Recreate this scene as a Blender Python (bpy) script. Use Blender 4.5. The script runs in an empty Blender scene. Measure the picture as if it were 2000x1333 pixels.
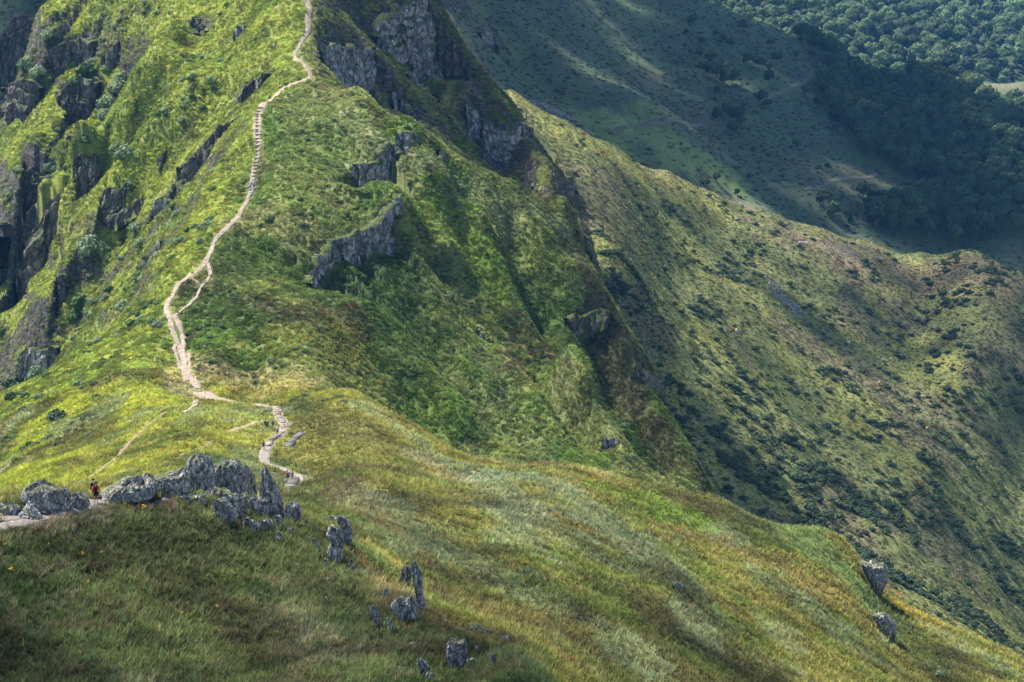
import bpy, bmesh, math, random
import numpy as np
from mathutils import Vector, Matrix

# ------------------------------------------------------------------ camera, sky, sun
scene = bpy.context.scene
COL = scene.collection
R = math.radians
PITCH = R(-10.0)
F = 3889.0                                     # focal length in pixels of a 2000 px wide picture (70 mm)

cam_data = bpy.data.cameras.new('camera')
cam_data.lens = 70.0; cam_data.sensor_width = 36.0
cam_data.clip_start = 0.5; cam_data.clip_end = 20000
cam = bpy.data.objects.new('camera', cam_data)
cam.location = (0, 0, 0); cam.rotation_euler = (R(90) + PITCH, 0, 0)
COL.objects.link(cam); scene.camera = cam

SUN = Vector((-0.44, 0.34, 0.83)).normalized()   # towards the sun
world = bpy.data.worlds.new('World'); scene.world = world; world.use_nodes = True
wn = world.node_tree.nodes; wl = world.node_tree.links
bg = wn['Background']; bg.inputs['Strength'].default_value = 0.10
sky = wn.new('ShaderNodeTexSky'); sky.sky_type = 'NISHITA'; sky.sun_disc = False
sky.sun_elevation = math.asin(SUN.z); sky.sun_rotation = math.atan2(SUN.x, SUN.y)
sky.altitude = 1500
wl.new(sky.outputs[0], bg.inputs['Color'])
sl = bpy.data.lights.new('sun', 'SUN'); sl.energy = 5.0; sl.angle = R(0.9); sl.color = (1.0, 0.95, 0.86)
so = bpy.data.objects.new('sun', sl); so.rotation_euler = (-SUN).to_track_quat('-Z', 'Y').to_euler()
COL.objects.link(so)
scene.view_settings.view_transform = 'Standard'; scene.view_settings.look = 'None'
scene.view_settings.exposure = 1.78; scene.view_settings.gamma = 1
scene.render.engine = 'CYCLES'
scene.cycles.max_bounces = 5; scene.cycles.diffuse_bounces = 3; scene.cycles.transparent_max_bounces = 8
scene.cycles.volume_bounces = 0

rng = np.random.default_rng(7)
random.seed(7)

# ------------------------------------------------------------------ helpers: picture rays, noise
cp, sp_ = math.cos(PITCH), math.sin(PITCH)
def ray(u, v):
    a = (np.asarray(u, float) - 1000) / F; b = -(np.asarray(v, float) - 666.5) / F
    y = cp - b * sp_; z = sp_ + b * cp
    return a / y, z / y                        # x/Y and z/Y

def hsh(ix, iy, seed):
    h = (ix.astype(np.int64) * 374761393 + iy.astype(np.int64) * 668265263 + seed * 1442695041) & 0xffffffff
    h = ((h ^ (h >> 13)) * 1274126177) & 0xffffffff
    h = ((h ^ (h >> 16)) * 2246822519) & 0xffffffff
    return ((h ^ (h >> 15)) & 0xffffff) / float(0xffffff)
def vnoise(x, y, seed=0):
    ix = np.floor(x); iy = np.floor(y); fx = x - ix; fy = y - iy
    fx = fx * fx * (3 - 2 * fx); fy = fy * fy * (3 - 2 * fy)
    a = hsh(ix, iy, seed); b = hsh(ix + 1, iy, seed); c = hsh(ix, iy + 1, seed); d = hsh(ix + 1, iy + 1, seed)
    return (a + (b - a) * fx + (c - a) * fy + (a - b - c + d) * fx * fy) * 2 - 1
def fbm(x, y, octv=4, seed=0, gain=0.5):
    r = 0; a = 1.0; t = 0
    for o in range(octv):
        r = r + a * vnoise(x, y, seed + o * 17); t += a; a *= gain
        x, y = 1.7 * x + 0.9 * y + 3.1, -0.9 * x + 1.7 * y + 7.7
    return r / t * 1.4
def sstep(a, b, x):
    t = np.clip((x - a) / (b - a), 0, 1); return t * t * (3 - 2 * t)

# ------------------------------------------------------------------ terrain: surveyed profiles (direction, elevation angle, distance)
PROF = {
 -400: '2400 40 1600 95 1333 118 1100 145 1180 200 1120 400 950 460 1100 560 950 640 650 690 550 720 700 820 350 900 0 1000 -250 1150 -250 3500',
 -150: '2400 40 1600 95 1333 125 1060 152 1030 158 1130 200 1040 390 865 465 960 560 860 640 500 690 400 715 600 820 300 900 0 1000 -200 1150 -200 3500',
 0: '2400 40 1600 95 1333 125 1150 140 1035 151 988 158 1050 200 1035 260 955 350 860 420 775 485 850 560 780 620 600 650 400 690 255 722 440 800 250 900 0 980 -200 1150 -200 3500',
 75: '90 757 60 761 250 840 180 900',
 150: '2400 40 1600 95 1333 125 1100 147 1000 157 975 162 1010 200 955 300 880 370 780 430 690 495 760 560 640 610 450 660 250 705 100 745 0 768 -60 785 100 880 -200 1150 -200 3500',
 300: '2400 40 1600 95 1333 127 1100 152 990 163 962 168 985 210 920 290 860 350 800 390 700 450 600 490 515 525 560 570 450 610 300 655 100 715 0 745 -150 790 -200 1300 -200 3500',
 355: '690 458',
 325: '600 482',
 400: '2400 40 1600 95 1333 130 1120 152 1000 164 968 170 980 210 920 285 850 345 795 398 775 428 700 448 600 480 510 505 440 530 355 560 375 590 250 640 100 700 0 735 -150 780 -200 1300 -200 3500',
 500: '2400 40 1600 95 1333 130 1150 150 1050 163 995 172 1000 215 960 280 868 352 800 402 765 438 650 465 560 488 450 520 370 546 280 565 222 580 200 600 212 620 110 665 0 705 -150 760 -200 1300 -200 3500',
 600: '2400 40 1600 95 1333 128 1200 145 1090 160 1028 170 1025 200 968 275 930 315 860 355 800 395 759 430 700 446 600 478 450 520 300 560 200 592 153 610 160 630 110 650 0 680 -150 740 -200 1300 -200 3500',
 700: '2400 40 1600 95 1333 127 1180 150 1098 161 1080 180 1000 225 930 280 850 350 778 412 800 440 740 460 650 480 560 505 480 525 420 540 330 555 250 575 178 597 230 630 120 680 0 705 -150 760 -200 1300 -200 3500',
 800: '2400 40 1600 95 1333 127 1250 138 1185 147 1155 168 1050 215 950 280 880 345 843 393 900 430 850 455 780 470 700 485 600 508 480 530 380 555 300 570 240 585 300 620 180 680 80 710 0 732 -120 760 -200 1300 -200 3500',
 860: '288 583 50 735 160 860',
 900: '2400 40 1600 95 1333 128 1240 140 1200 165 1080 220 980 280 915 340 893 375 960 410 900 450 800 470 700 495 600 525 500 548 400 570 315 585 380 630 280 670 180 700 95 735 200 850 90 1030 60 1080 0 1200 -150 1450 -200 3500',
 1000: '2400 40 1600 90 1333 120 1275 130 1230 160 1120 210 1000 275 930 330 903 360 1000 400 930 440 850 465 750 500 600 540 450 575 355 592 420 630 350 660 270 700 200 735 280 830 183 900 250 980 150 1120 50 1250 0 1330 -150 1600 -200 3500',
 1100: '2400 40 1600 85 1400 112 1350 122 1320 140 1200 190 1060 250 960 310 910 350 1010 395 960 440 880 470 800 495 700 525 600 550 500 580 405 598 490 630 400 655 340 690 430 770 350 830 235 930 300 1000 215 1100 100 1280 0 1450 -150 1700 -200 3500',
 1150: '520 578 455 652 540 700',
 1200: '2400 40 1600 85 1450 115 1333 165 1200 215 1080 270 980 320 928 350 1050 400 960 440 900 475 800 515 700 545 600 565 710 630 600 690 500 760 400 840 290 975 350 1040 265 1120 150 1350 0 1600 -150 1900 -200 3500',
 1270: '740 546',
 1300: '2400 40 1600 85 1500 120 1333 185 1200 235 1080 285 1000 325 948 348 1080 400 1000 440 930 480 860 510 800 530 930 580 820 660 700 730 550 830 430 920 333 1010 395 1070 310 1130 200 1330 80 1550 -30 1700 0 1900 -150 2400 -200 3500',
 1375: '950 505',
 1400: '2400 40 1700 85 1550 130 1333 210 1180 260 1060 310 970 345 1120 400 1020 500 1010 560 950 640 850 700 700 780 550 880 450 970 380 1045 440 1110 370 1150 250 1330 130 1530 50 1650 8 1730 70 1900 0 2250 -150 2800 -200 3500',
 1500: '50 1745 412 1056',
 1350: '360 1030',
 1700: '472 1058',
 1850: '496 1046',
 950: '900 368 332 590',
 1050: '378 596',
 1240: '670 556',
 1340: '868 520',
 850: '865 385',
 1650: '1055 342',
 1905: '1245 337 194 1700 164 2005',
 1600: '2400 40 1700 90 1550 140 1333 240 1200 285 1100 320 1035 342 1180 420 1130 560 1050 660 950 710 850 770 700 860 550 960 447 1060 520 1130 420 1200 300 1370 180 1560 92 1740 160 1900 90 2150 0 2450 -150 3000 -200 3600',
 1720: '1150 333 1260 390',
 1800: '2400 40 1750 95 1550 160 1333 275 1260 305 1198 335 1330 430 1250 560 1150 650 1050 720 900 790 750 880 620 970 493 1050 570 1120 480 1220 350 1370 230 1560 150 1720 210 1900 150 2150 0 2550 -150 3000 -200 3600',
 1900: '488 1025',
 2000: '2400 40 1750 95 1550 170 1400 260 1333 300 1293 335 1400 440 1330 600 1260 690 1150 750 1000 820 850 880 700 920 600 960 537 1000 640 1080 540 1200 450 1300 330 1450 226 1680 262 1800 188 1950 160 2020 215 2090 150 2200 0 2600 -150 3000 -200 3600',
 2150: '2400 40 1750 95 1600 170 1450 260 1370 335 1480 440 1400 600 1250 750 1000 830 800 900 690 950 620 980 720 1080 600 1250 400 1450 260 1650 300 1800 180 2050 0 2600 -150 3000 -200 3600',
 2400: '2400 40 1800 95 1650 170 1500 300 1600 440 1450 650 1100 800 900 900 750 960 820 1080 650 1250 450 1450 330 1650 320 1850 150 2200 0 2600 -150 3000 -200 3600',
}
PTS = []
for u, t in PROF.items():
    a = [float(w) for w in t.split()]
    for v, Y in zip(a[0::2], a[1::2]): PTS.append((u, v, Y))
PTS = np.array(PTS)
KQ = 0.25
ps, pg = ray(PTS[:, 0], PTS[:, 1]); pq = np.log(PTS[:, 2]) * KQ
def tps(r2):
    return 0.5 * r2 * np.log(r2 + 1e-12)
n = len(PTS)
A = np.zeros((n + 3, n + 3))
A[:n, :n] = tps((ps[:, None] - ps) ** 2 + (pq[:, None] - pq) ** 2) + np.eye(n) * 2e-6
P = np.stack([np.ones(n), ps, pq], 1); A[:n, n:] = P; A[n:, :n] = P.T
W = np.linalg.solve(A, np.concatenate([pg, np.zeros(3)]))

def seq(*segs):
    out = []
    for a, b, d in segs: out.append(np.arange(math.log(a), math.log(b), d))
    out.append([math.log(segs[-1][1])]); return np.concatenate(out)
Q = seq((25, 115, .03), (115, 178, .0017), (178, 420, .0023), (420, 760, .0022), (760, 1080, .0034), (1080, 1800, .007), (1800, 3600, .014))
Y = np.exp(Q)
S = np.concatenate([np.linspace(-0.55, -0.285, 24)[:-1], np.linspace(-0.285, 0.285, 640), np.linspace(0.285, 0.55, 24)[1:]])
NS, NQ = len(S), len(Q)
# the smooth base, evaluated on a coarser lattice and cubic-interpolated
Sc = np.linspace(-0.56, 0.56, 340); Qc = np.linspace(Q[0] - .02, Q[-1] + .02, 420)
gc = np.zeros((len(Sc), len(Qc)))
for i, s in enumerate(Sc):
    r2 = (s - ps[None, :]) ** 2 + (Qc[:, None] * KQ - pq[None, :]) ** 2
    gc[i] = tps(r2) @ W[:n] + W[n] + W[n + 1] * s + W[n + 2] * Qc * KQ
def cub(arr, x, x0, dx, axis):
    t = (x - x0) / dx; i = np.clip(np.floor(t).astype(int), 1, arr.shape[axis] - 3); f = t - i
    tk = lambda k: np.take(arr, i + k, axis)
    f = f[:, None] if axis == 0 else f[None, :]
    a, b, c, d = tk(-1), tk(0), tk(1), tk(2)
    return b + .5 * f * (c - a + f * (2 * a - 5 * b + 4 * c - d + f * (3 * (b - c) + d - a)))
g = cub(cub(gc, S, Sc[0], Sc[1] - Sc[0], 0), Q, Qc[0], Qc[1] - Qc[0], 1)
YY = np.broadcast_to(Y[None, :], (NS, NQ)).copy()
XX = S[:, None] * Y[None, :]
ZZ = g * YY

def interp_grid(arr, x, y):
    x = np.asarray(x, float); y = np.asarray(y, float)
    fi = np.interp(x / y, S, np.arange(NS)); fj = np.interp(np.log(np.maximum(y, 26)), Q, np.arange(NQ))
    i = np.clip(fi.astype(int), 0, NS - 2); j = np.clip(fj.astype(int), 0, NQ - 2); fi = fi - i; fj = fj - j
    return (arr[i, j] * (1 - fi) * (1 - fj) + arr[i + 1, j] * fi * (1 - fj) + arr[i, j + 1] * (1 - fi) * fj + arr[i + 1, j + 1] * fi * fj)
def zat(x, y): return interp_grid(ZZ, x, y)
def hit(u, v, ymin=100, ymax=3500):
    """first point of the terrain on the line of sight through picture point (u, v)"""
    s, gg = ray(u, v); s = float(s); gg = float(gg)
    fi = float(np.interp(s, S, np.arange(NS))); i = min(int(fi), NS - 2); fi -= i
    prof = (ZZ[i] * (1 - fi) + ZZ[i + 1] * fi) / Y
    ok = np.nonzero((prof >= gg) & (Y > ymin) & (Y < ymax))[0]
    if len(ok) == 0:
        m = (Y > ymin) & (Y < ymax); j = int(np.argmax(np.where(m, prof, -9))); y = Y[j]
    else:
        j = ok[0]
        y = Y[j]
        if j > 0 and prof[j - 1] < gg and Y[j - 1] > ymin:
            f = (gg - prof[j - 1]) / (prof[j] - prof[j - 1]); y = Y[j - 1] + f * (Y[j] - Y[j - 1])
    return (s * y, y, float(zat(s * y, y)))
def mpx(Yd): return Yd / F                       # metres per picture pixel at a distance
def hits(pts, **k): return np.array([hit(p[0], p[1], **k) for p in pts])

def near_poly(poly, reach, X=None, Yv=None):
    """distance, signed distance (+ = right hand side), position along a polyline, for terrain points in reach"""
    X = XX if X is None else X; Yv = YY if Yv is None else Yv
    m = (X > poly[:, 0].min() - reach) & (X < poly[:, 0].max() + reach) & (Yv > poly[:, 1].min() - reach) & (Yv < poly[:, 1].max() + reach)
    idx = np.nonzero(m.ravel())[0]; x = X.ravel()[idx]; y = Yv.ravel()[idx]
    bd = np.full(len(idx), 1e9); bs = np.zeros(len(idx)); bt = np.zeros(len(idx)); L = 0; tot = 0
    seg = np.hypot(*(np.diff(poly[:, :2], axis=0).T)); tot = seg.sum()
    for k in range(len(poly) - 1):
        ax, ay = poly[k, :2]; dx, dy = poly[k + 1, 0] - ax, poly[k + 1, 1] - ay; l = max(seg[k], 1e-6)
        t = np.clip(((x - ax) * dx + (y - ay) * dy) / l ** 2, 0, 1)
        d = np.hypot(x - ax - t * dx, y - ay - t * dy); sg = np.sign((x - ax) * dy - (y - ay) * dx)
        b = d < bd; bd[b] = d[b]; bs[b] = sg[b] * d[b]; bt[b] = (L + t[b] * l) / tot; L += l
    return idx, bd, bs, bt
def resample(poly, step):
    poly = np.asarray(poly, float); seg = np.hypot(*(np.diff(poly[:, :2], axis=0).T)); L = np.concatenate([[0], np.cumsum(seg)])
    k = max(2, int(L[-1] / step) + 1); t = np.linspace(0, L[-1], k)
    return np.stack([np.interp(t, L, poly[:, c]) for c in range(poly.shape[1])], 1)

# ribs (positive) and gullies (negative): picture points along the crest, height, half width in metres
RIBS = [
 ([(790,290),(870,400),(930,470),(1010,600),(1090,720),(1190,860),(1240,920)], 3.5, 7),
 ([(800,370),(850,500),(900,560),(960,640),(1040,740),(1120,830),(1190,890)], -3.0, 7),
 ([(840,430),(880,560),(950,660),(990,730),(1060,820),(1130,880)], 3.0, 6),
 ([(1000,420),(1060,470),(1130,560),(1190,640),(1240,730)], 2.5, 5),
 ([(960,450),(1030,560),(1090,660),(1180,770),(1260,880),(1290,930)], -4.0, 8),
 ([(1080,690),(1140,760),(1200,810),(1260,900)], 2.5, 5),
 ([(1130,600),(1190,720),(1260,830),(1320,930)], -3.5, 7),
 ([(760,500),(820,620),(880,700),(940,780),(1010,850),(1060,890)], -2.5, 8),
 ([(640,600),(720,640),(800,740),(870,810),(930,870)], 2.0, 9),
 ([(880,60),(930,180),(990,250),(1050,330),(1100,420)], 3, 8),
 ([(820,60),(860,150),(930,230),(960,260),(1020,340),(1090,430)], -5, 9),
 ([(740,150),(800,200),(860,230),(920,290),(960,330)], -4, 8),
 ([(790,100),(850,140),(900,180),(960,210),(1000,240)], 4, 7),
 ([(960,250),(1010,290),(1060,370),(1110,440)], 4, 7),
 ([(350,60),(270,180),(210,260),(140,340),(70,420)], 5, 12),
 ([(300,40),(200,170),(130,270),(60,400)], -5, 10),
 ([(340,140),(270,240),(200,330),(130,420),(60,520)], -3, 12),
 ([(420,130),(330,260),(260,350),(200,420),(120,480),(60,540)], 5, 12),
 ([(460,130),(400,230),(340,310),(300,380),(240,450),(180,540),(110,640)], -2.5, 12),
 ([(380,30),(320,120),(260,200),(220,300)], 3, 10),
 ([(240,420),(180,500),(110,600),(50,700)], 5, 10),
 ([(1180,330),(1300,440),(1450,600),(1560,720),(1700,850),(1850,960),(2000,1050)], 2.5, 22),
 ([(1150,380),(1230,500),(1330,640),(1450,780),(1560,880),(1700,980),(1900,1120)], -4, 20),
 ([(1250,560),(1330,700),(1450,850),(1560,960),(1650,1030)], 5, 16),
 ([(1400,430),(1500,560),(1600,640),(1700,700),(1820,780),(1950,840)], -2.5, 25),
 ([(1560,760),(1700,840),(1850,950),(1980,1050)], -3, 18),
 ([(1290,800),(1380,900),(1480,1000)], -4, 12),
 ([(1700,480),(1800,560),(1900,700),(1990,800)], 2, 22),
 ([(1640,1050),(1690,1110),(1730,1190),(1760,1260),(1800,1333)], -2.5, 5),
 ([(880,900),(1000,960),(1150,1050),(1300,1130),(1420,1200)], 1.2, 7),
 ([(620,960),(800,1050),(950,1140),(1100,1230),(1250,1333)], -1.4, 9),
 ([(1150,1040),(1280,1100),(1330,1150),(1450,1250)], 1.6, 6),
 ([(600,1000),(660,1020),(720,1090),(760,1130)], 0.6, 3),
 ([(1250,130),(1330,200),(1400,260),(1500,350)], -10, 30),
 ([(1450,120),(1560,220),(1700,330)], 8, 30),
 ([(1100,60),(1180,150),(1280,260)], 9, 28),
 ([(950,20),(1030,110),(1130,210),(1250,270)], -9, 22),
]
for pts, h, w in RIBS:
    mu = sum(p[0] for p in pts) / len(pts); mv = sum(p[1] for p in pts) / len(pts)
    if mu < 480: h *= 1.8; w *= .85
    elif mu < 1300 and 250 < mv < 900 and w < 10: h *= 2.3; w *= .8
    elif mu > 1300: h *= .55
    poly = hits(pts)
    idx, d, sd, t = near_poly(poly, w * 3)
    ZZ.ravel()[idx] += h * np.exp(-(d / w) ** 2) * np.clip(np.minimum(t, 1 - t) * 6, 0, 1)
# relief of the land itself
amp = sstep(100, 700, YY)
calm = 1 - .75 * sstep(760, 860, YY) * (XX > 0)
ZZ += (0.3 + 1.5 * amp * calm) * fbm(XX / 40 + 5, YY / 40, 3, 3) * sstep(90, 130, YY)
ZZ += (0.18 + .75 * amp * (.5 + .5 * calm)) * fbm(XX / 9, YY / 9, 3, 11) + (.08 + .25 * amp) * fbm(XX / 2.4, YY / 2.4, 2, 23)
ZBASE = ZZ.copy()

# cliffs: edge line in picture points (the wall falls away on its right hand side), height, reach of the hollow below, label
CLIFFS = [
 ([(582,552),(600,522),(625,482),(645,466),(685,452),(722,438),(748,404),(763,372)], [3,5,6,6,7,9,10,6], 26, 'long grey columnar cliff under the grassy shoulder right of the path'),
 ([(690,322),(712,322),(732,300),(745,275),(775,285),(790,300)], [4,7,8,7,9,4], 18, 'dark broken cliff set into the green flank above the long grey cliff'),
 ([(768,258),(795,250),(818,262),(832,286)], [3,6,7,3], 12, 'small dark crag just below the shoulder edge'),
 ([(752,172),(765,176),(772,184)], [3,4,3], 8, 'small square block crag at the edge of the grassy shoulder'),
 ([(780,205),(797,203),(810,228)], [4,6,4], 9, 'pale upright crag on the shoulder edge beside the shaded ravine'),
 ([(848,296),(858,294),(866,304)], [3,4,3], 8, 'lone grey block standing where the shoulder edge bends down'),
 ([(722,78),(742,38),(765,22),(800,8),(826,-14)], [12,17,18,20,18], 30, 'high pale grey cliff at the top of the shaded mountain face'),
 ([(612,72),(634,92),(655,98),(690,92),(718,86)], [6,9,10,13,12], 20, 'shaded grey rock face right of the upper footpath'),
 ([(790,150),(805,142),(828,160),(838,178)], [3,6,7,3], 14, 'small scar of pale rock in the middle of the shaded face'),
 ([(926,62),(945,56),(972,70),(988,104)], [8,18,20,8], 30, 'rounded grey cliff jutting out behind the mountain edge'),
 ([(934,244),(960,236),(985,246),(1010,238),(1028,252)], [9,12,13,12,8], 22, 'wide columnar cliff low on the shaded mountain face'),
 ([(900,200),(925,196),(950,215)], [3,6,3], 14, 'narrow dark rock step above the wide columnar cliff'),
 ([(1085,335),(1105,345),(1115,372),(1128,410)], [6,10,10,6], 18, 'dark crag at the outer corner of the shaded mountain face'),
 ([(1095,622),(1125,612),(1160,612),(1195,606)], [2,3.5,4,2], 12, 'purplish rock band across the lower green flank'),
 ([(1176,855),(1195,850),(1216,862)], [1.2,2.2,1.2], 9, 'small outcrop low in the green ravine'),
 ([(1235,720),(1262,730),(1288,768)], [2,4,2], 10, 'nose of brown rock on the outer edge of the green spur'),
 ([(1118,446),(1130,462),(1140,480)], [1.5,3,2], 8, 'shaded brown crag edging the spur below the outer corner'),
 ([(1050,262),(1062,285),(1075,320)], [5,9,6], 14, 'dark upright crag on the mountain edge above the outer corner'),
 ([(985,180),(1000,196),(1008,225)], [4,8,5], 12, 'small dark crag on the mountain edge beside the sunlit crest'),
 ([(870,230),(895,240),(915,262)], [5,8,5], 12, 'purplish broken rock low in the shaded ravine'),
 ([(1340,890),(1360,896),(1378,930)], [3,6,3], 10, 'dark rock foot at the lowest corner of the green spur'),
 ([(935,640),(950,650),(962,668)], [2,4,2], 8, 'thin rock lip on the rib in the middle of the flank'),
 ([(0,275),(14,193),(30,167),(56,153),(76,157),(90,178)], [24,30,34,34,30,22], 40, 'tallest brown buttress on the far left edge of the photo'),
 ([(112,196),(126,170),(152,160),(187,153),(204,166)], [16,22,22,18,8], 30, 'second tall buttress, topped by pale bushes'),
 ([(88,94),(111,88),(152,78),(193,82)], [5,6,6,4], 14, 'grey rock band high on the lit left slope'),
 ([(196,116),(216,96),(236,76)], [3,5,4], 10, 'leaning rock fin on the high left slope'),
 ([(115,284),(138,258),(178,246),(196,252)], [8,11,10,4], 20, 'dark rock step below the second buttress'),
 ([(142,334),(152,310),(190,303),(204,328)], [8,12,12,6], 22, 'middle buttress with a grassy cap on the left slope'),
 ([(42,350),(62,322),(100,326),(119,351)], [12,20,19,10], 28, 'low brown buttress below the tallest one'),
 ([(56,454),(80,420),(114,388),(142,374)], [12,20,20,10], 28, 'mossy brown wall under the left buttresses'),
 ([(144,402),(165,366),(194,356)], [7,11,9], 18, 'rounded rock wall at the heart of the left slope'),
 ([(192,400),(211,374),(246,361)], [5,9,8], 16, 'dark rock wall hanging beside the rounded one on the left slope'),
 ([(199,424),(234,405),(262,388),(284,374)], [3,4,4,3], 12, 'thin light rock crest crossing the left hollow'),
 ([(-12,440),(8,418),(24,425)], [14,18,12], 24, 'rock wall cut by the left edge halfway up the photo'),
 ([(308,316),(317,293),(330,288)], [3,7,4], 8, 'small rock tower alone on the lit left slope'),
 ([(355,330),(381,303),(410,264),(433,251),(458,239)], [6,9,10,10,5], 16, 'stepped grey crag left of the stone stairs'),
 ([(452,201),(473,170),(503,157),(528,151)], [5,8,8,4], 14, 'split grey crag just left of the bend below the stairs top'),
 ([(362,60),(375,34),(402,40),(412,64)], [5,9,9,5], 14, 'dark twin crag near the top edge left of the path'),
 ([(455,66),(470,50),(490,46)], [3,5,3], 10, 'small dark crag in the lit grass near the top'),
 ([(22,572),(40,527),(62,514),(84,530)], [14,20,20,10], 26, 'ragged brown wall on the lower left margin'),
 ([(108,545),(126,528),(138,555)], [6,12,6], 16, 'dark rock under a grass crest in the lower left hollow'),
 ([(40,692),(74,668),(104,661),(125,674)], [5,8,8,4], 14, 'blocky dark outcrop behind the foot of the green slope'),
 ([(298,512),(308,480),(326,464)], [2,4,2], 7, 'smooth dark slab in the grass left of the path'),
 ([(298,404),(320,392),(345,385),(366,378)], [3,5,5,3], 10, 'low dark rocks under the stepped grey crag'),
 ([(168,692),(174,683),(184,688)], [1.5,2.5,1.5], 5, 'single dark stone knob on the smooth green slope'),
 ([(-10,90),(20,60),(60,55),(90,40)], [20,30,30,20], 40, 'shaded dark cliff in the top left corner'),
 ([(-20,180),(10,150),(30,150)], [14,20,10], 30, 'second shaded cliff behind the tallest buttress'),
]
CLIFFS = [c for c in CLIFFS if 'low stone' not in c[3]]
cliff_data = []
for k, (pts, H, wid, lab) in enumerate(CLIFFS):
    if pts[0][0] < 300 and max(H) > 7: wid *= 1.15; H = [h * 1.2 for h in H]
    if 'shaded mountain face' in lab or 'wide columnar' in lab: H = [h * 1.35 for h in H]
    ymin = 800 if 'shaded dark cliff in' in lab or 'second shaded' in lab else (900 if 'behind the mountain' in lab else 300)
    p3 = []
    for (u, v) in pts:
        x, y, z = hit(u, v, ymin=ymin); p3.append((x, y))
    poly = np.array([(x, y, h) for (x, y), h in zip(p3, H)])
    # keep neighbouring picture points from jumping between near and far ground
    med = np.median(poly[:, 1])
    for q_ in range(len(poly)):
        if abs(poly[q_, 1] - med) > 0.12 * med:
            ny = med * (1.05 if poly[q_, 1] > med else .97); poly[q_, 0] *= ny / poly[q_, 1]; poly[q_, 1] = ny
    # buttresses stand square to the valley: pull the edge towards one line and lift the ground behind it to carry the edge
    flat = .25 if pts[0][0] < 300 else .55
    ny = med + (poly[:, 1] - med) * flat; sg = np.array([ray(u, v) for u, v in pts]); poly[:, 0] = sg[:, 0] * ny; poly[:, 1] = ny
    dz = np.clip(sg[:, 1] * ny - zat(poly[:, 0], poly[:, 1]), -14, 14); poly = np.concatenate([poly, dz[:, None]], 1)
    fine = resample(poly, 1.0)
    kk = np.arange(len(fine)); jit = vnoise(kk / 3.0, kk * 0 + k, 5) * 1.0 + vnoise(kk / 9.0, kk * 0 + k, 6) * 2.0
    tg = np.gradient(fine[:, :2], axis=0); tg /= np.linalg.norm(tg, axis=1)[:, None] + 1e-9
    nr = np.stack([tg[:, 1], -tg[:, 0]], 1)
    fine[:, :2] += nr * jit[:, None] * min(1, max(H) / 8)
    fine[:, 2] *= 1 + .5 * vnoise(kk / 5.0, kk * 0 + k, 8)
    idx, d, sd, t = near_poly(fine, wid + 2)
    Hh = np.interp(t, np.linspace(0, 1, len(fine)), fine[:, 2]) * np.clip(np.minimum(t, 1 - t) * 8, 0, 1)
    w0 = 0.9
    lift = np.interp(t, np.linspace(0, 1, len(fine)), fine[:, 3]); cur = np.exp(-(d / (wid * .55)) ** 2)
    ZZ.ravel()[idx] += lift * cur
    ff = sstep(0, w0, sd) * (1 - sstep(w0, wid, sd)) * (sd > 0)
    cliff_data.append((fine, lab, wid, ZZ[0, 0]))
    top = zat(fine[:, 0], fine[:, 1])
    cliff_data[-1] = (fine, lab, top)
    ZZ.ravel()[idx] -= Hh * ff

# ------------------------------------------------------------------ ground colours (the colour of what grows there, in places with sunlight painted in)
def bound(us, ys): return np.interp(S, (np.array(us) - 1000) / F, ys)[:, None] * np.ones((1, NQ))
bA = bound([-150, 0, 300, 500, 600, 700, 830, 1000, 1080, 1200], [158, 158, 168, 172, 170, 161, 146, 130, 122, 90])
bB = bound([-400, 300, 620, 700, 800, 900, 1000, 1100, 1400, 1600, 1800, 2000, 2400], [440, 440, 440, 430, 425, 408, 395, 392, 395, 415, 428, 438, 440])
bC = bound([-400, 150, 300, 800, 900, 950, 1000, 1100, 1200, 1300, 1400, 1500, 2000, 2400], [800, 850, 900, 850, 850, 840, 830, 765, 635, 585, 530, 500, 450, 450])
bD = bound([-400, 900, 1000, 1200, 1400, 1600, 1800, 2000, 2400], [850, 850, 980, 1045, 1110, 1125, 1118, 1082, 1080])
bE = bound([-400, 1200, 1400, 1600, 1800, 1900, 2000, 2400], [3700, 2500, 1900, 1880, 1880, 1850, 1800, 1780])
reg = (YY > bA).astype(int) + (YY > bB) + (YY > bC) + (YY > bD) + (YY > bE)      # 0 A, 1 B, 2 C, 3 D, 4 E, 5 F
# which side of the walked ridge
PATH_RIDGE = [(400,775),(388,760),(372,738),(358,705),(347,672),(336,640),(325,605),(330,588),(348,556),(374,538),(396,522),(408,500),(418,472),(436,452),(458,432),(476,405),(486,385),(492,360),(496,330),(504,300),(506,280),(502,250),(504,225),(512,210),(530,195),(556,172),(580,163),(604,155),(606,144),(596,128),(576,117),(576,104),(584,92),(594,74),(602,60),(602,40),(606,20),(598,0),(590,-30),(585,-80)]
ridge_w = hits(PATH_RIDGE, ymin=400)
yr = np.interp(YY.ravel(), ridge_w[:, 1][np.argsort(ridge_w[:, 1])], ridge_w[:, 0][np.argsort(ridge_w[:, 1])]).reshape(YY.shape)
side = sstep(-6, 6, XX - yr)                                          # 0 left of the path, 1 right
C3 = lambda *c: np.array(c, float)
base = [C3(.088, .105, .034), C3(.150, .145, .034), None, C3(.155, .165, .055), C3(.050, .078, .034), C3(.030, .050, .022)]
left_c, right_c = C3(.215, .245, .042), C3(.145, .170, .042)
COLR = np.zeros((NS, NQ, 3))
for r_ in (0, 1, 3, 4, 5): COLR[reg == r_] = base[r_]
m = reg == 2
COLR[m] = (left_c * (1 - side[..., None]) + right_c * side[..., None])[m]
mB = (reg == 1)
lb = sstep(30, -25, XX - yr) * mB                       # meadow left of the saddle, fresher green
COLR = COLR * (1 - lb[..., None]) + C3(.235, .255, .028) * lb[..., None]
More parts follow.
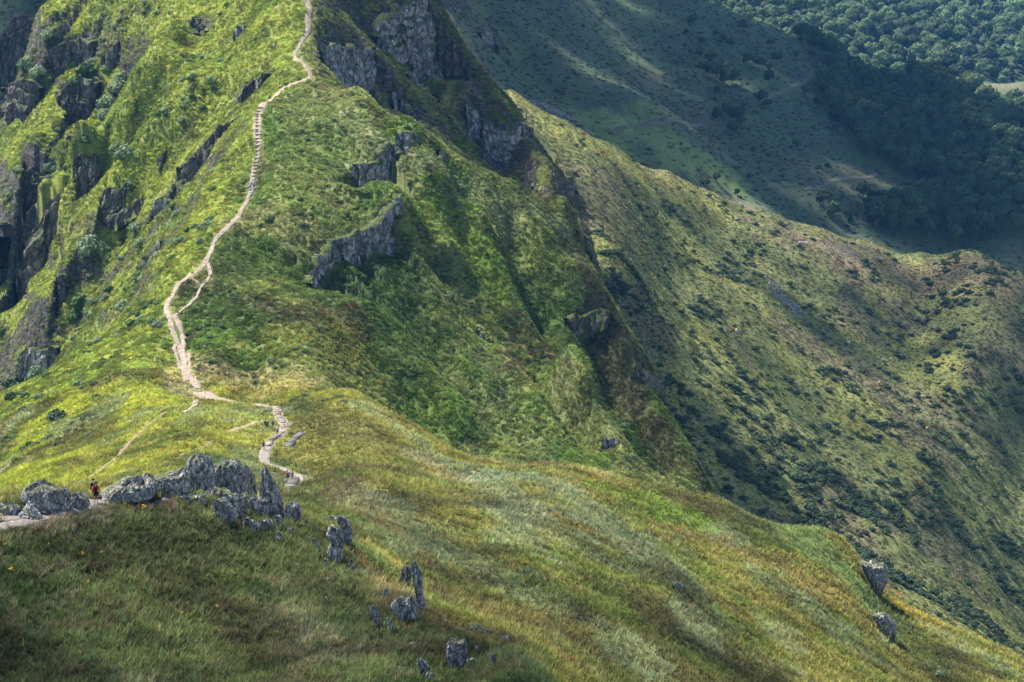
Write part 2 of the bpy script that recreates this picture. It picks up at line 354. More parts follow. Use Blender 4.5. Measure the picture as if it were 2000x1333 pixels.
def blend(idx, w, c):
    f = COLR.reshape(-1, 3); f[idx] = f[idx] * (1 - w[:, None]) + np.asarray(c) * w[:, None]
allidx = np.arange(NS * NQ)
def mottle(mask, c, f, thr, seed, st=.7, stretch=(1, 1)):
    idx = np.nonzero(mask.ravel())[0]
    n_ = fbm(XX.ravel()[idx] * f * stretch[0], YY.ravel()[idx] * f * stretch[1], 4, seed)
    blend(idx, sstep(thr, thr + .25, n_) * st, c)
notA = reg > 0
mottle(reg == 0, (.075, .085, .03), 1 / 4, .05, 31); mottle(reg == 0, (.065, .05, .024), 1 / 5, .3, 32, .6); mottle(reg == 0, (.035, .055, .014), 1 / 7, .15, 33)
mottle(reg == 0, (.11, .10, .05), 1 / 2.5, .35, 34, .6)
mottle(mB, (.06, .055, .022), 1 / 14, .12, 41, .75, (1, .6)); mottle(mB, (.13, .11, .030), 1 / 17, .25, 42, .45, (1, .5)); mottle(mB, (.16, .18, .085), 1 / 12, .28, 43, .7, (1, .5))
mottle(mB, (.08, .11, .02), 1 / 10, .2, 44, .6)
mC = (reg == 2)
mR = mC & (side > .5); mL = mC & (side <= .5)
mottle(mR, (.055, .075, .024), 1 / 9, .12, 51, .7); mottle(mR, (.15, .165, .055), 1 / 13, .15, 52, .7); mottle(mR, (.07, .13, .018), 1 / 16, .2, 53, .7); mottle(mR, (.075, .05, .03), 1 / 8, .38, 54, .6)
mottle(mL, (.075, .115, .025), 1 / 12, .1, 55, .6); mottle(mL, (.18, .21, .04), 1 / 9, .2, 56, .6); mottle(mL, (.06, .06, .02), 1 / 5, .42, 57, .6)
mottle(reg == 3, (.20, .20, .05), 1 / 20, .1, 61, .7, (1, .5)); mottle(reg == 3, (.12, .10, .055), 1 / 24, .2, 62, .7, (1, .6)); mottle(reg == 3, (.07, .075, .03), 1 / 9, .3, 63, .7)
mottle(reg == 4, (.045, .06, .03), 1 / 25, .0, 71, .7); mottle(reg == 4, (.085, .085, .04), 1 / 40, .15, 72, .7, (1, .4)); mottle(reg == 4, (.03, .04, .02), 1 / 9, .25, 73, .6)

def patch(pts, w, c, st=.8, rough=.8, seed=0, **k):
    """a drift of one kind of plant, some with sunlight in the colour, along a line of picture points; half width in metres"""
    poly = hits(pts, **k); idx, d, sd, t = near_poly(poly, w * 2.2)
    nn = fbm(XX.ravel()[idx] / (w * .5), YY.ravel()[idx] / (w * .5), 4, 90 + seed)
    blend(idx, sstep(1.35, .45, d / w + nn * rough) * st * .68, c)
def along(*a): return list(zip(a[0::2], a[1::2]))
TAN = (.33, .27, .125); PALE = (.19, .215, .115); ORN = (.165, .12, .045); HEATH = (.045, .042, .020); BRIGHT = (.115, .19, .022); YEL = (.23, .215, .03); SILV = (.15, .185, .105)
patch(along(400, 720, 450, 735, 520, 750, 560, 755), 7, TAN, .8, seed=1); patch(along(355, 720, 372, 770), 5, TAN, .7, seed=2)
patch(along(430, 765, 520, 772, 640, 775, 700, 800, 780, 850, 860, 890, 930, 905), 6, YEL, .7, seed=3)
patch(along(440, 430, 560, 435, 600, 445), 7, (.24, .22, .09), .7, seed=4); patch(along(560, 435, 600, 440), 3, TAN, .7, seed=5)
patch(along(620, 160, 680, 180, 740, 190), 4, TAN, .6, seed=6); patch(along(590, 140, 612, 150), 4, (.26, .24, .06), .7, seed=66)
patch(along(700, 790, 800, 850, 870, 900, 960, 950, 1050, 1010), 3.2, PALE, .75, seed=7)
patch(along(1020, 930, 1100, 960, 1180, 1010, 1260, 1080), 9, SILV, .8, seed=8); patch(along(950, 990, 1100, 1060, 1230, 1120), 3, PALE, .7, seed=9)
patch(along(700, 970, 820, 1040, 960, 1120, 1080, 1190), 4, SILV, .6, seed=10); patch(along(650, 950, 700, 980, 760, 1040), 3, (.2, .17, .09), .6, seed=11)
patch(along(1190, 960, 1270, 975, 1310, 995, 1350, 1020), 5, BRIGHT, .85, seed=12); patch(along(1350, 1040, 1450, 1080, 1530, 1110, 1600, 1160), 5, ORN, .7, seed=13)
patch(along(1450, 1000, 1540, 1050, 1620, 1100, 1690, 1160), 8, (.12, .175, .06), .85, seed=14); patch(along(1500, 1130, 1600, 1200, 1680, 1270), 5, SILV, .6, seed=15)
patch(along(1250, 1070, 1320, 1130, 1290, 1110), 3, HEATH, .8, seed=16); patch(along(1180, 1090, 1260, 1120, 1330, 1160, 1400, 1220), 5, HEATH, .8, seed=17)
patch(along(900, 960, 1050, 1030, 1150, 1080), 4, HEATH, .7, seed=18); patch(along(800, 1000, 950, 1100, 1100, 1180, 1250, 1290), 5, HEATH, .55, seed=19)
patch(along(1740, 1150, 1790, 1200, 1850, 1250), 4, (.22, .13, .025), .8, seed=20); patch(along(1780, 1190, 1880, 1260, 1980, 1320), 5, (.19, .19, .03), .7, seed=21)
patch(along(1840, 1240, 1930, 1290, 2000, 1330), 5, PALE, .7, seed=22); patch(along(1720, 1180, 1770, 1240, 1830, 1310), 4, (.04, .06, .018), .85, seed=23)
patch(along(600, 815, 700, 830, 760, 860, 830, 900), 6, HEATH, .6, seed=24); patch(along(560, 790, 610, 800), 3.5, (.05, .06, .02), .9, seed=25); patch(along(470, 775, 540, 778), 2.2, (.06, .10, .025), .8, seed=26)
patch(along(820, 890, 870, 930, 910, 950), 3, (.24, .20, .10), .6, seed=27); patch(along(980, 905, 1080, 912, 1180, 930, 1300, 950), 2.5, (.26, .21, .09), .6, seed=28)
patch(along(420, 910, 490, 890, 520, 910), 5, (.10, .16, .05), .6, seed=29)
patch(along(250, 860, 330, 800, 400, 800, 500, 830), 6, (.26, .27, .028), .6, seed=30); patch(along(200, 930, 350, 880, 480, 850), 7, (.28, .28, .03), .7, seed=31)
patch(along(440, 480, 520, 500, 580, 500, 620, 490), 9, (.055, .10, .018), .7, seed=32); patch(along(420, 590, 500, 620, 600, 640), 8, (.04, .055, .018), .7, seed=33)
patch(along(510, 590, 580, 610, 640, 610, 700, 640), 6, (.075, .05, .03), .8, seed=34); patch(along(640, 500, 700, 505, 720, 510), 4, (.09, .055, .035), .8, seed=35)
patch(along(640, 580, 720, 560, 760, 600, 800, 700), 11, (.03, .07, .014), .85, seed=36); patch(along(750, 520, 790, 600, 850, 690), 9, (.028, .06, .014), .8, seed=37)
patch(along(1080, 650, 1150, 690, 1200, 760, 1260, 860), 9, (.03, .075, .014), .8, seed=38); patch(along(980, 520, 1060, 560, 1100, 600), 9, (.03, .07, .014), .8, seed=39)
patch(along(880, 440, 940, 500, 960, 560), 8, (.13, .20, .02), .7, seed=40); patch(along(930, 700, 1000, 800, 1060, 860), 9, (.13, .17, .05), .6, seed=41)
patch(along(1150, 640, 1220, 760, 1290, 870, 1350, 930), 5, (.075, .05, .032), .75, seed=42)
patch(along(520, 660, 620, 700, 700, 700), 7, (.16, .16, .03), .6, seed=43); patch(along(360, 560, 400, 580), 4, (.06, .07, .02), .6, seed=44)
patch(along(1120, 470, 1160, 545, 1200, 610, 1240, 690, 1275, 750), 3.5, (.10, .075, .05), .9, seed=68)
patch(along(1280, 345, 1450, 400, 1600, 450, 1700, 480), 16, (.21, .165, .09), .6, seed=45); patch(along(1560, 470, 1700, 510, 1850, 530, 1950, 550), 20, (.17, .115, .075), .8, seed=46)
patch(along(1000, 190, 1100, 260, 1200, 310, 1300, 360, 1400, 400), 9, (.30, .28, .07), .8, seed=47)  # pale crest grass, its rim light put into the colour
patch(along(1430, 700, 1550, 780, 1650, 830, 1750, 900, 1850, 960), 14, (.25, .25, .06), .7, seed=48); patch(along(1300, 460, 1400, 540, 1500, 640, 1600, 740), 20, (.24, .24, .055), .7, seed=49)  # yellow grass bands, the sunlight on them put into the colour
patch(along(1350, 880, 1420, 940, 1450, 975), 8, (.26, .25, .09), .6, seed=50); patch(along(1600, 700, 1750, 760, 1900, 840), 16, (.12, .09, .06), .6, seed=51)
patch(along(1880, 400, 1950, 430, 2000, 470), 22, (.05, .06, .03), .5, seed=52, ymin=1130)
patch(along(1200, 262, 1290, 285, 1370, 310, 1400, 330), 22, (.15, .21, .05), .9, seed=53, ymin=1060); patch(along(1200, 245, 1350, 250), 7, (.15, .2, .06), .8, seed=54, ymin=1060)  # bright grass patch, the sun falling on it painted into the colour
patch(along(870, 20, 930, 60, 960, 90), 18, (.11, .14, .05), .8, seed=55, ymin=900); patch(along(1900, 172, 2000, 180), 60, (.15, .14, .07), 1, .2, seed=56, ymin=1850)
patch(along(1000, 190, 1080, 215, 1130, 240), 8, (.10, .10, .09), .6, seed=57, ymin=960)
patch(along(1880, 520, 1980, 640, 1960, 780), 20, (.10, .10, .045), .4, seed=58)
patch(along(20, 1010, 60, 1022, 110, 1015, 170, 1000), 2.4, (.16, .125, .09), .8, seed=59); patch(along(210, 985, 260, 988, 330, 990), 1.2, (.15, .11, .08), .7, seed=60)
patch(along(680, 1080, 740, 1120, 800, 1190, 900, 1235, 980, 1250), 2.0, (.17, .115, .055), .7, seed=61); patch(along(250, 1060, 380, 1050, 480, 1060, 600, 1080), 5, (.026, .036, .012), .6, seed=62)
patch(along(560, 1200, 600, 1240, 640, 1290), 2.2, (.2, .18, .1), .6, seed=63); patch(along(0, 1290, 60, 1310, 120, 1333), 4, (.02, .022, .01), .9, seed=64)
patch(along(300, 1130, 460, 1200, 560, 1280), 3, (.05, .035, .02), .6, seed=65)
patch(along(480, 870, 500, 935, 560, 955, 600, 960), 2.5, (.20, .20, .08), .5, seed=67)

patch(along(620, 200, 660, 260, 640, 330, 600, 400), 14, (.17, .20, .06), .7, seed=80); patch(along(660, 230, 720, 260, 700, 350), 5, (.25, .26, .12), .7, seed=81)  # paler greens: sunlight on the shoulder painted into the ground colour
patch(along(520, 330, 580, 380, 640, 420), 10, (.16, .19, .05), .6, seed=82); patch(along(800, 320, 900, 380, 1000, 420, 1080, 450), 7, (.18, .20, .09), .7, seed=83)  # shoulder and its outer edge lightened in colour as if sunlit
patch(along(560, 690, 620, 730, 700, 760), 6, (.14, .15, .05), .6, seed=84)
# bare rock and earth where the ground is steep
gx = np.gradient(ZZ, axis=0) / np.maximum(np.gradient(XX, axis=0), 1e-3)
gy = np.gradient(ZZ, axis=1) / np.maximum(np.gradient(YY, axis=1), 1e-3)
slope = np.hypot(gx, gy)
rk = sstep(1.1, 1.7, slope + .35 * fbm(XX / 6, YY / 6, 3, 81)) * (YY < 1300) * (reg != 0)
rk = np.clip(rk + (reg == 2) * (side > .5) * (YY > 622) * sstep(-.05, .4, fbm(XX / 13, YY / 13, 3, 85)) * .8, 0, 1)
rk = rk * np.where((reg == 2) & (side > .5) & (YY < 622), .30, 1) * np.where(reg == 3, .15, 1) * np.where(reg == 1, .5, 1)
ri, rd_, rs__, rt__ = near_poly(hits([(480,50),(420,110),(360,170),(300,235),(240,300),(205,345)], ymin=560), 40)
fl = rk.reshape(-1).copy(); fl[ri] *= sstep(16, 30, rd_ + 5 * fbm(XX.ravel()[ri] / 8, YY.ravel()[ri] / 8, 3, 88)); rk = fl.reshape(rk.shape)
ROCKM = rk
COLR = COLR * (1 - .6 * rk[..., None]) + C3(.085, .075, .062) * .6 * rk[..., None]

# ------------------------------------------------------------------ materials
def new_mat(name):
    m_ = bpy.data.materials.new(name); m_.use_nodes = True
    b = m_.node_tree.nodes['Principled BSDF']; b.inputs['Roughness'].default_value = .9; b.inputs['Specular IOR Level'].default_value = .15
    return m_, m_.node_tree.nodes, m_.node_tree.links, b
def N(nodes, t, **k):
    nd = nodes.new(t)
    for a, v in k.items(): setattr(nd, a, v)
    return nd
def ground_material(name, scale, bump_m, contrast=.5, use_attr=True, col=(0.1, .1, .03)):
    m_, nd, lk, b = new_mat(name)
    geo = N(nd, 'ShaderNodeNewGeometry')
    at = N(nd, 'ShaderNodeAttribute', attribute_name='Col')
    n1 = N(nd, 'ShaderNodeTexNoise'); n1.inputs['Scale'].default_value = scale; n1.inputs['Detail'].default_value = 6; n1.inputs['Roughness'].default_value = .7
    lk.new(geo.outputs['Position'], n1.inputs['Vector'])
    n2 = N(nd, 'ShaderNodeTexNoise'); n2.inputs['Scale'].default_value = scale * 4.3; n2.inputs['Detail'].default_value = 3; n2.inputs['Roughness'].default_value = .7
    lk.new(geo.outputs['Position'], n2.inputs['Vector'])
    ad = N(nd, 'ShaderNodeMath', operation='ADD'); lk.new(n1.outputs['Fac'], ad.inputs[0]); lk.new(n2.outputs['Fac'], ad.inputs[1])
    mr = N(nd, 'ShaderNodeMapRange'); mr.inputs['From Min'].default_value = .7; mr.inputs['From Max'].default_value = 1.3
    mr.inputs['To Min'].default_value = 1 - contrast; mr.inputs['To Max'].default_value = 1 + contrast
    lk.new(ad.outputs[0], mr.inputs['Value'])
    mx = N(nd, 'ShaderNodeMix', data_type='RGBA', blend_type='MULTIPLY'); mx.inputs['Factor'].default_value = 1
    lk.new(at.outputs['Color'], mx.inputs['A']) if use_attr else None
    if not use_attr: mx.inputs['A'].default_value = (*col, 1)
    lk.new(mr.outputs[0], mx.inputs['B'])
    rn = N(nd, 'ShaderNodeTexNoise'); rn.inputs['Scale'].default_value = .5; rn.inputs['Detail'].default_value = 8; rn.inputs['Roughness'].default_value = .75; rn.inputs['Distortion'].default_value = .7
    lk.new(geo.outputs['Position'], rn.inputs['Vector'])
    rc = N(nd, 'ShaderNodeValToRGB'); e = rc.color_ramp.elements; e[0].position = .4; e[0].color = (.035, .032, .028, 1); e[1].position = .68; e[1].color = (.24, .22, .20, 1); q_ = e.new(.52); q_.color = (.075, .066, .056, 1)
    lk.new(rn.outputs['Fac'], rc.inputs['Fac'])
    # rock shows through the turf in ragged patches
    ra = N(nd, 'ShaderNodeMath', operation='MULTIPLY_ADD'); ra.inputs[1].default_value = 1.6; lk.new(at.outputs['Alpha'], ra.inputs[0]); lk.new(n1.outputs['Fac'], ra.inputs[2])
    rm = N(nd, 'ShaderNodeMapRange'); rm.inputs['From Min'].default_value = 1.15; rm.inputs['From Max'].default_value = 1.5; lk.new(ra.outputs[0], rm.inputs['Value'])
    m2 = N(nd, 'ShaderNodeMix', data_type='RGBA'); lk.new(rm.outputs[0], m2.inputs['Factor']); lk.new(mx.outputs['Result'], m2.inputs['A']); lk.new(rc.outputs[0], m2.inputs['B'])
    lk.new(m2.outputs['Result'], b.inputs['Base Color'])
    hs = N(nd, 'ShaderNodeMath', operation='MULTIPLY'); lk.new(rm.outputs[0], hs.inputs[0]); lk.new(rn.outputs['Fac'], hs.inputs[1])
    ha = N(nd, 'ShaderNodeMath', operation='MULTIPLY_ADD'); ha.inputs[1].default_value = 3.0; lk.new(hs.outputs[0], ha.inputs[0]); lk.new(ad.outputs[0], ha.inputs[2])
    bp = N(nd, 'ShaderNodeBump'); bp.inputs['Strength'].default_value = 1; bp.inputs['Distance'].default_value = bump_m
    lk.new(ha.outputs[0], bp.inputs['Height']); lk.new(bp.outputs[0], b.inputs['Normal'])
    return m_
M_GROUND = ground_material('grass_ground', .9, .55, .45)
M_FAR = ground_material('far_grass', .35, 1.2, .5)
def rock_material(name, dark, mid, light, scale, bump, moss=True):
    m_, nd, lk, b = new_mat(name); b.inputs['Roughness'].default_value = .8
    geo = N(nd, 'ShaderNodeNewGeometry')
    mp = N(nd, 'ShaderNodeMapping'); mp.inputs['Scale'].default_value = (1, 1, .55); lk.new(geo.outputs['Position'], mp.inputs['Vector'])
    n1 = N(nd, 'ShaderNodeTexNoise'); n1.inputs['Scale'].default_value = scale; n1.inputs['Detail'].default_value = 8; n1.inputs['Roughness'].default_value = .72; n1.inputs['Distortion'].default_value = .6
    lk.new(mp.outputs[0], n1.inputs['Vector'])
    cr = N(nd, 'ShaderNodeValToRGB'); e = cr.color_ramp.elements
    e[0].position = .33; e[0].color = (*dark, 1); e[1].position = .65; e[1].color = (*light, 1); k = e.new(.47); k.color = (*mid, 1)
    lk.new(n1.outputs['Fac'], cr.inputs['Fac'])
    v = N(nd, 'ShaderNodeTexVoronoi', feature='DISTANCE_TO_EDGE'); v.inputs['Scale'].default_value = scale * .8; lk.new(mp.outputs[0], v.inputs['Vector'])
    vr = N(nd, 'ShaderNodeMapRange'); vr.inputs['From Max'].default_value = .08; vr.inputs['To Min'].default_value = .35; lk.new(v.outputs['Distance'], vr.inputs['Value'])
    mx = N(nd, 'ShaderNodeMix', data_type='RGBA', blend_type='MULTIPLY'); mx.inputs['Factor'].default_value = .8
    lk.new(cr.outputs[0], mx.inputs['A']); lk.new(vr.outputs[0], mx.inputs['B'])
    last = mx.outputs['Result']
    if moss:
        sx = N(nd, 'ShaderNodeSeparateXYZ'); lk.new(geo.outputs['Normal'], sx.inputs[0])
        n3 = N(nd, 'ShaderNodeTexNoise'); n3.inputs['Scale'].default_value = scale * .5; n3.inputs['Detail'].default_value = 5; lk.new(geo.outputs['Position'], n3.inputs['Vector'])
        a = N(nd, 'ShaderNodeMath', operation='ADD'); lk.new(sx.outputs['Z'], a.inputs[0]); lk.new(n3.outputs['Fac'], a.inputs[1])
        r2 = N(nd, 'ShaderNodeMapRange'); r2.inputs['From Min'].default_value = moss[0]; r2.inputs['From Max'].default_value = moss[1]; lk.new(a.outputs[0], r2.inputs['Value'])
        m2 = N(nd, 'ShaderNodeMix', data_type='RGBA'); m2.inputs['B'].default_value = (.055, .07, .018, 1)
        lk.new(r2.outputs[0], m2.inputs['Factor']); lk.new(last, m2.inputs['A']); last = m2.outputs['Result']
    lk.new(last, b.inputs['Base Color'])
    ad = N(nd, 'ShaderNodeMath', operation='ADD'); lk.new(n1.outputs['Fac'], ad.inputs[0]); lk.new(vr.outputs[0], ad.inputs[1])
    bp = N(nd, 'ShaderNodeBump'); bp.inputs['Distance'].default_value = bump; lk.new(ad.outputs[0], bp.inputs['Height']); lk.new(bp.outputs[0], b.inputs['Normal'])
    return m_
M_SCHIST = rock_material('schist', (.045, .040, .035), (.18, .165, .142), (.52, .49, .44), 3.0, .14, (1.15, 1.45))
M_CLIFF = rock_material('cliff_rock', (.045, .042, .042), (.13, .125, .125), (.36, .35, .34), .55, .6, (.82, 1.1))
M_CLIFFB = rock_material('brown_cliff_rock', (.030, .025, .021), (.085, .07, .058), (.20, .18, .16), .55, .6, (.78, 1.05))
M_STONE = rock_material('pale_stone', (.12, .11, .10), (.32, .30, .28), (.6, .58, .55), 3, .05, None)

def make_mesh(name, verts, faces, mat=None, smooth=True, parent=None, link=True, mats=None, midx=None):
    me = bpy.data.meshes.new(name); verts = np.asarray(verts, float)
    faces = np.asarray(faces)
    me.vertices.add(len(verts)); me.vertices.foreach_set('co', verts.ravel())
    k = faces.shape[1]; me.loops.add(len(faces) * k); me.polygons.add(len(faces))
    me.loops.foreach_set('vertex_index', faces.ravel().astype(np.int32))
    me.polygons.foreach_set('loop_start', np.arange(0, len(faces) * k, k, dtype=np.int32))
    me.polygons.foreach_set('loop_total', np.full(len(faces), k, dtype=np.int32))
    if smooth: me.polygons.foreach_set('use_smooth', np.ones(len(faces), dtype=bool))
    if mats:
        for a in mats: me.materials.append(a)
        me.polygons.foreach_set('material_index', np.asarray(midx, np.int32))
    elif mat: me.materials.append(mat)
    me.update(calc_edges=True)
    if not link and parent is None: return me
    o = bpy.data.objects.new(name, me); COL.objects.link(o)
    if parent is not None: o.parent = parent
    return o
def tag(o, label=None, cat=None, group=None, kind=None):
    if label: o['label'] = label
    if cat: o['category'] = cat
    if group: o['group'] = group
    if kind: o['kind'] = kind
    return o
def empty(name, loc, rz=0, label=None, cat=None, group=None):
    o = bpy.data.objects.new(name, None); COL.objects.link(o); o.location = loc; o.rotation_euler = (0, 0, rz); o.empty_display_size = .3
    return tag(o, label, cat, group)

# ------------------------------------------------------------------ the land: one sheet per landform, sharing their border lines
NAMES = [('foreground_spur', M_GROUND, reg <= 1), ('mountain_ridge', M_GROUND, reg == 2), ('grazed_hillside', M_GROUND, reg == 3), ('far_hillside', M_FAR, reg == 4), ('forest_hillside', M_FAR, reg == 5)]
ii, jj = np.meshgrid(np.arange(NS - 1), np.arange(NQ - 1), indexing='ij')
quads = np.stack([ii * NQ + jj, (ii + 1) * NQ + jj, (ii + 1) * NQ + jj + 1, ii * NQ + jj + 1], -1).reshape(-1, 4)
V = np.stack([XX, YY, ZZ], -1).reshape(-1, 3)
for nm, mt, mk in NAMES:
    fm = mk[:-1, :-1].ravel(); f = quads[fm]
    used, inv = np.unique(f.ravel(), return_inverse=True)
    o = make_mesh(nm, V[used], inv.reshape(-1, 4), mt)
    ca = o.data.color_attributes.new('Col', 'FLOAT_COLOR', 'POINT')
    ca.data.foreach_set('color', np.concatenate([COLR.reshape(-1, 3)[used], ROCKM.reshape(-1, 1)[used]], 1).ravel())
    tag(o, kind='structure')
print('faces', len(quads))

# ------------------------------------------------------------------ cliffs standing in front of the steps in the land
def grid_faces(na, nb, wrap=False):
    i, j = np.meshgrid(np.arange(na - 1), np.arange(nb if wrap else nb - 1), indexing='ij')
    j2 = (j + 1) % nb
    return np.stack([i * nb + j, (i + 1) * nb + j, (i + 1) * nb + j2, i * nb + j2], -1).reshape(-1, 4)
def build_cliff(fine, label, topz, seed):
    step = .45; n_ = max(6, int(np.hypot(*np.diff(fine[:, :2], axis=0).T).sum() / step))
    L0 = np.concatenate([[0], np.cumsum(np.hypot(*np.diff(fine[:, :2], axis=0).T))]); L = np.linspace(0, L0[-1], n_)
    ker = np.ones(5) / 5
    sm = lambda a: np.convolve(np.pad(a, 2, mode='edge'), ker, 'valid')
    x, y, H, tz = [np.interp(L, L0, a) for a in (sm(fine[:, 0]), sm(fine[:, 1]), fine[:, 2], sm(topz))]
    t = L / L[-1]; H = H * np.clip(np.minimum(t, 1 - t) * 8, .05, 1)
    tg = np.stack([np.gradient(x), np.gradient(y)], 1); tg /= np.linalg.norm(tg, axis=1)[:, None] + 1e-9
    nr = np.stack([tg[:, 1], -tg[:, 0]], 1)
    rows = max(6, int(H.max() / .55)); vs = []
    hh = np.linspace(0, 1, rows)
    w1 = 1.5 + H.max() / 14
    colid = np.floor(L / w1 + .5 * vnoise(L / 4, L * 0, seed))
    colo = hsh(colid, colid * 0, seed) * w1 * .9
    crag = (hsh(colid, colid * 0 + 3, seed) - .45) * (.6 + H * .10)
    for k, h in enumerate([-2, -1] + list(hh) + [2]):
        if h == -2: off = np.full(n_, -3.5); z = tz - 1.5
        elif h == -1: off = np.full(n_, -.6) + colo * .3; z = tz + .1 + crag * .8
        elif h == 2: off = 1.6 + H * .22 + colo; z = tz - H * 1.12 - 2.5
        else:
            d = h * H
            blk = hsh(colid, np.floor(d / 3.2 + hsh(colid, colid * 0 + 9, seed) * 3), seed + 4)
            led = np.floor(h * 3.2 + hsh(colid, colid * 0, seed + 7) * .9) / 3.2
            off = .7 + colo + blk * w1 * .55 + d * .06 + led * H * .12 + .5 * fbm(L / 1.3, np.full(n_, h * H.max() / 2.5), 3, seed + 2) + .9 * fbm(L / 6, np.full(n_, h * H.max() / 6), 2, seed + 5)
            z = tz + crag * (1 - h) - d * 1.05 + .3 * vnoise(L / .9, np.full(n_, h * 9.), seed + 1)
        vs.append(np.stack([x + nr[:, 0] * off, y + nr[:, 1] * off, z], 1))
    V_ = np.stack(vs, 0).reshape(-1, 3); f = grid_faces(len(vs), n_)[:, ::-1]
    b0 = len(V_); back = vs[0] - np.stack([nr[:, 0] * 1.0, nr[:, 1] * 1.0, H + 3], 1)       # closed at the back, inside the hill
    V_ = np.concatenate([V_, back]); i = np.arange(n_ - 1); last = (len(vs) - 1) * n_
    f = np.concatenate([f, np.stack([i, i + 1, b0 + i + 1, b0 + i], 1), np.stack([last + i + 1, last + i, b0 + i, b0 + i + 1], 1)])
    brown = any(w in label for w in ('brown', 'buttress', 'left', 'mossy', 'purpl', 'hollow', 'corner', 'spur'))
    o = make_mesh('cliff', V_, f, M_CLIFFB if brown else M_CLIFF, smooth=False)
    return tag(o, label, 'cliff')
for k, (fine, lab, top) in enumerate(cliff_data): build_cliff(fine, lab, top, 100 + k)

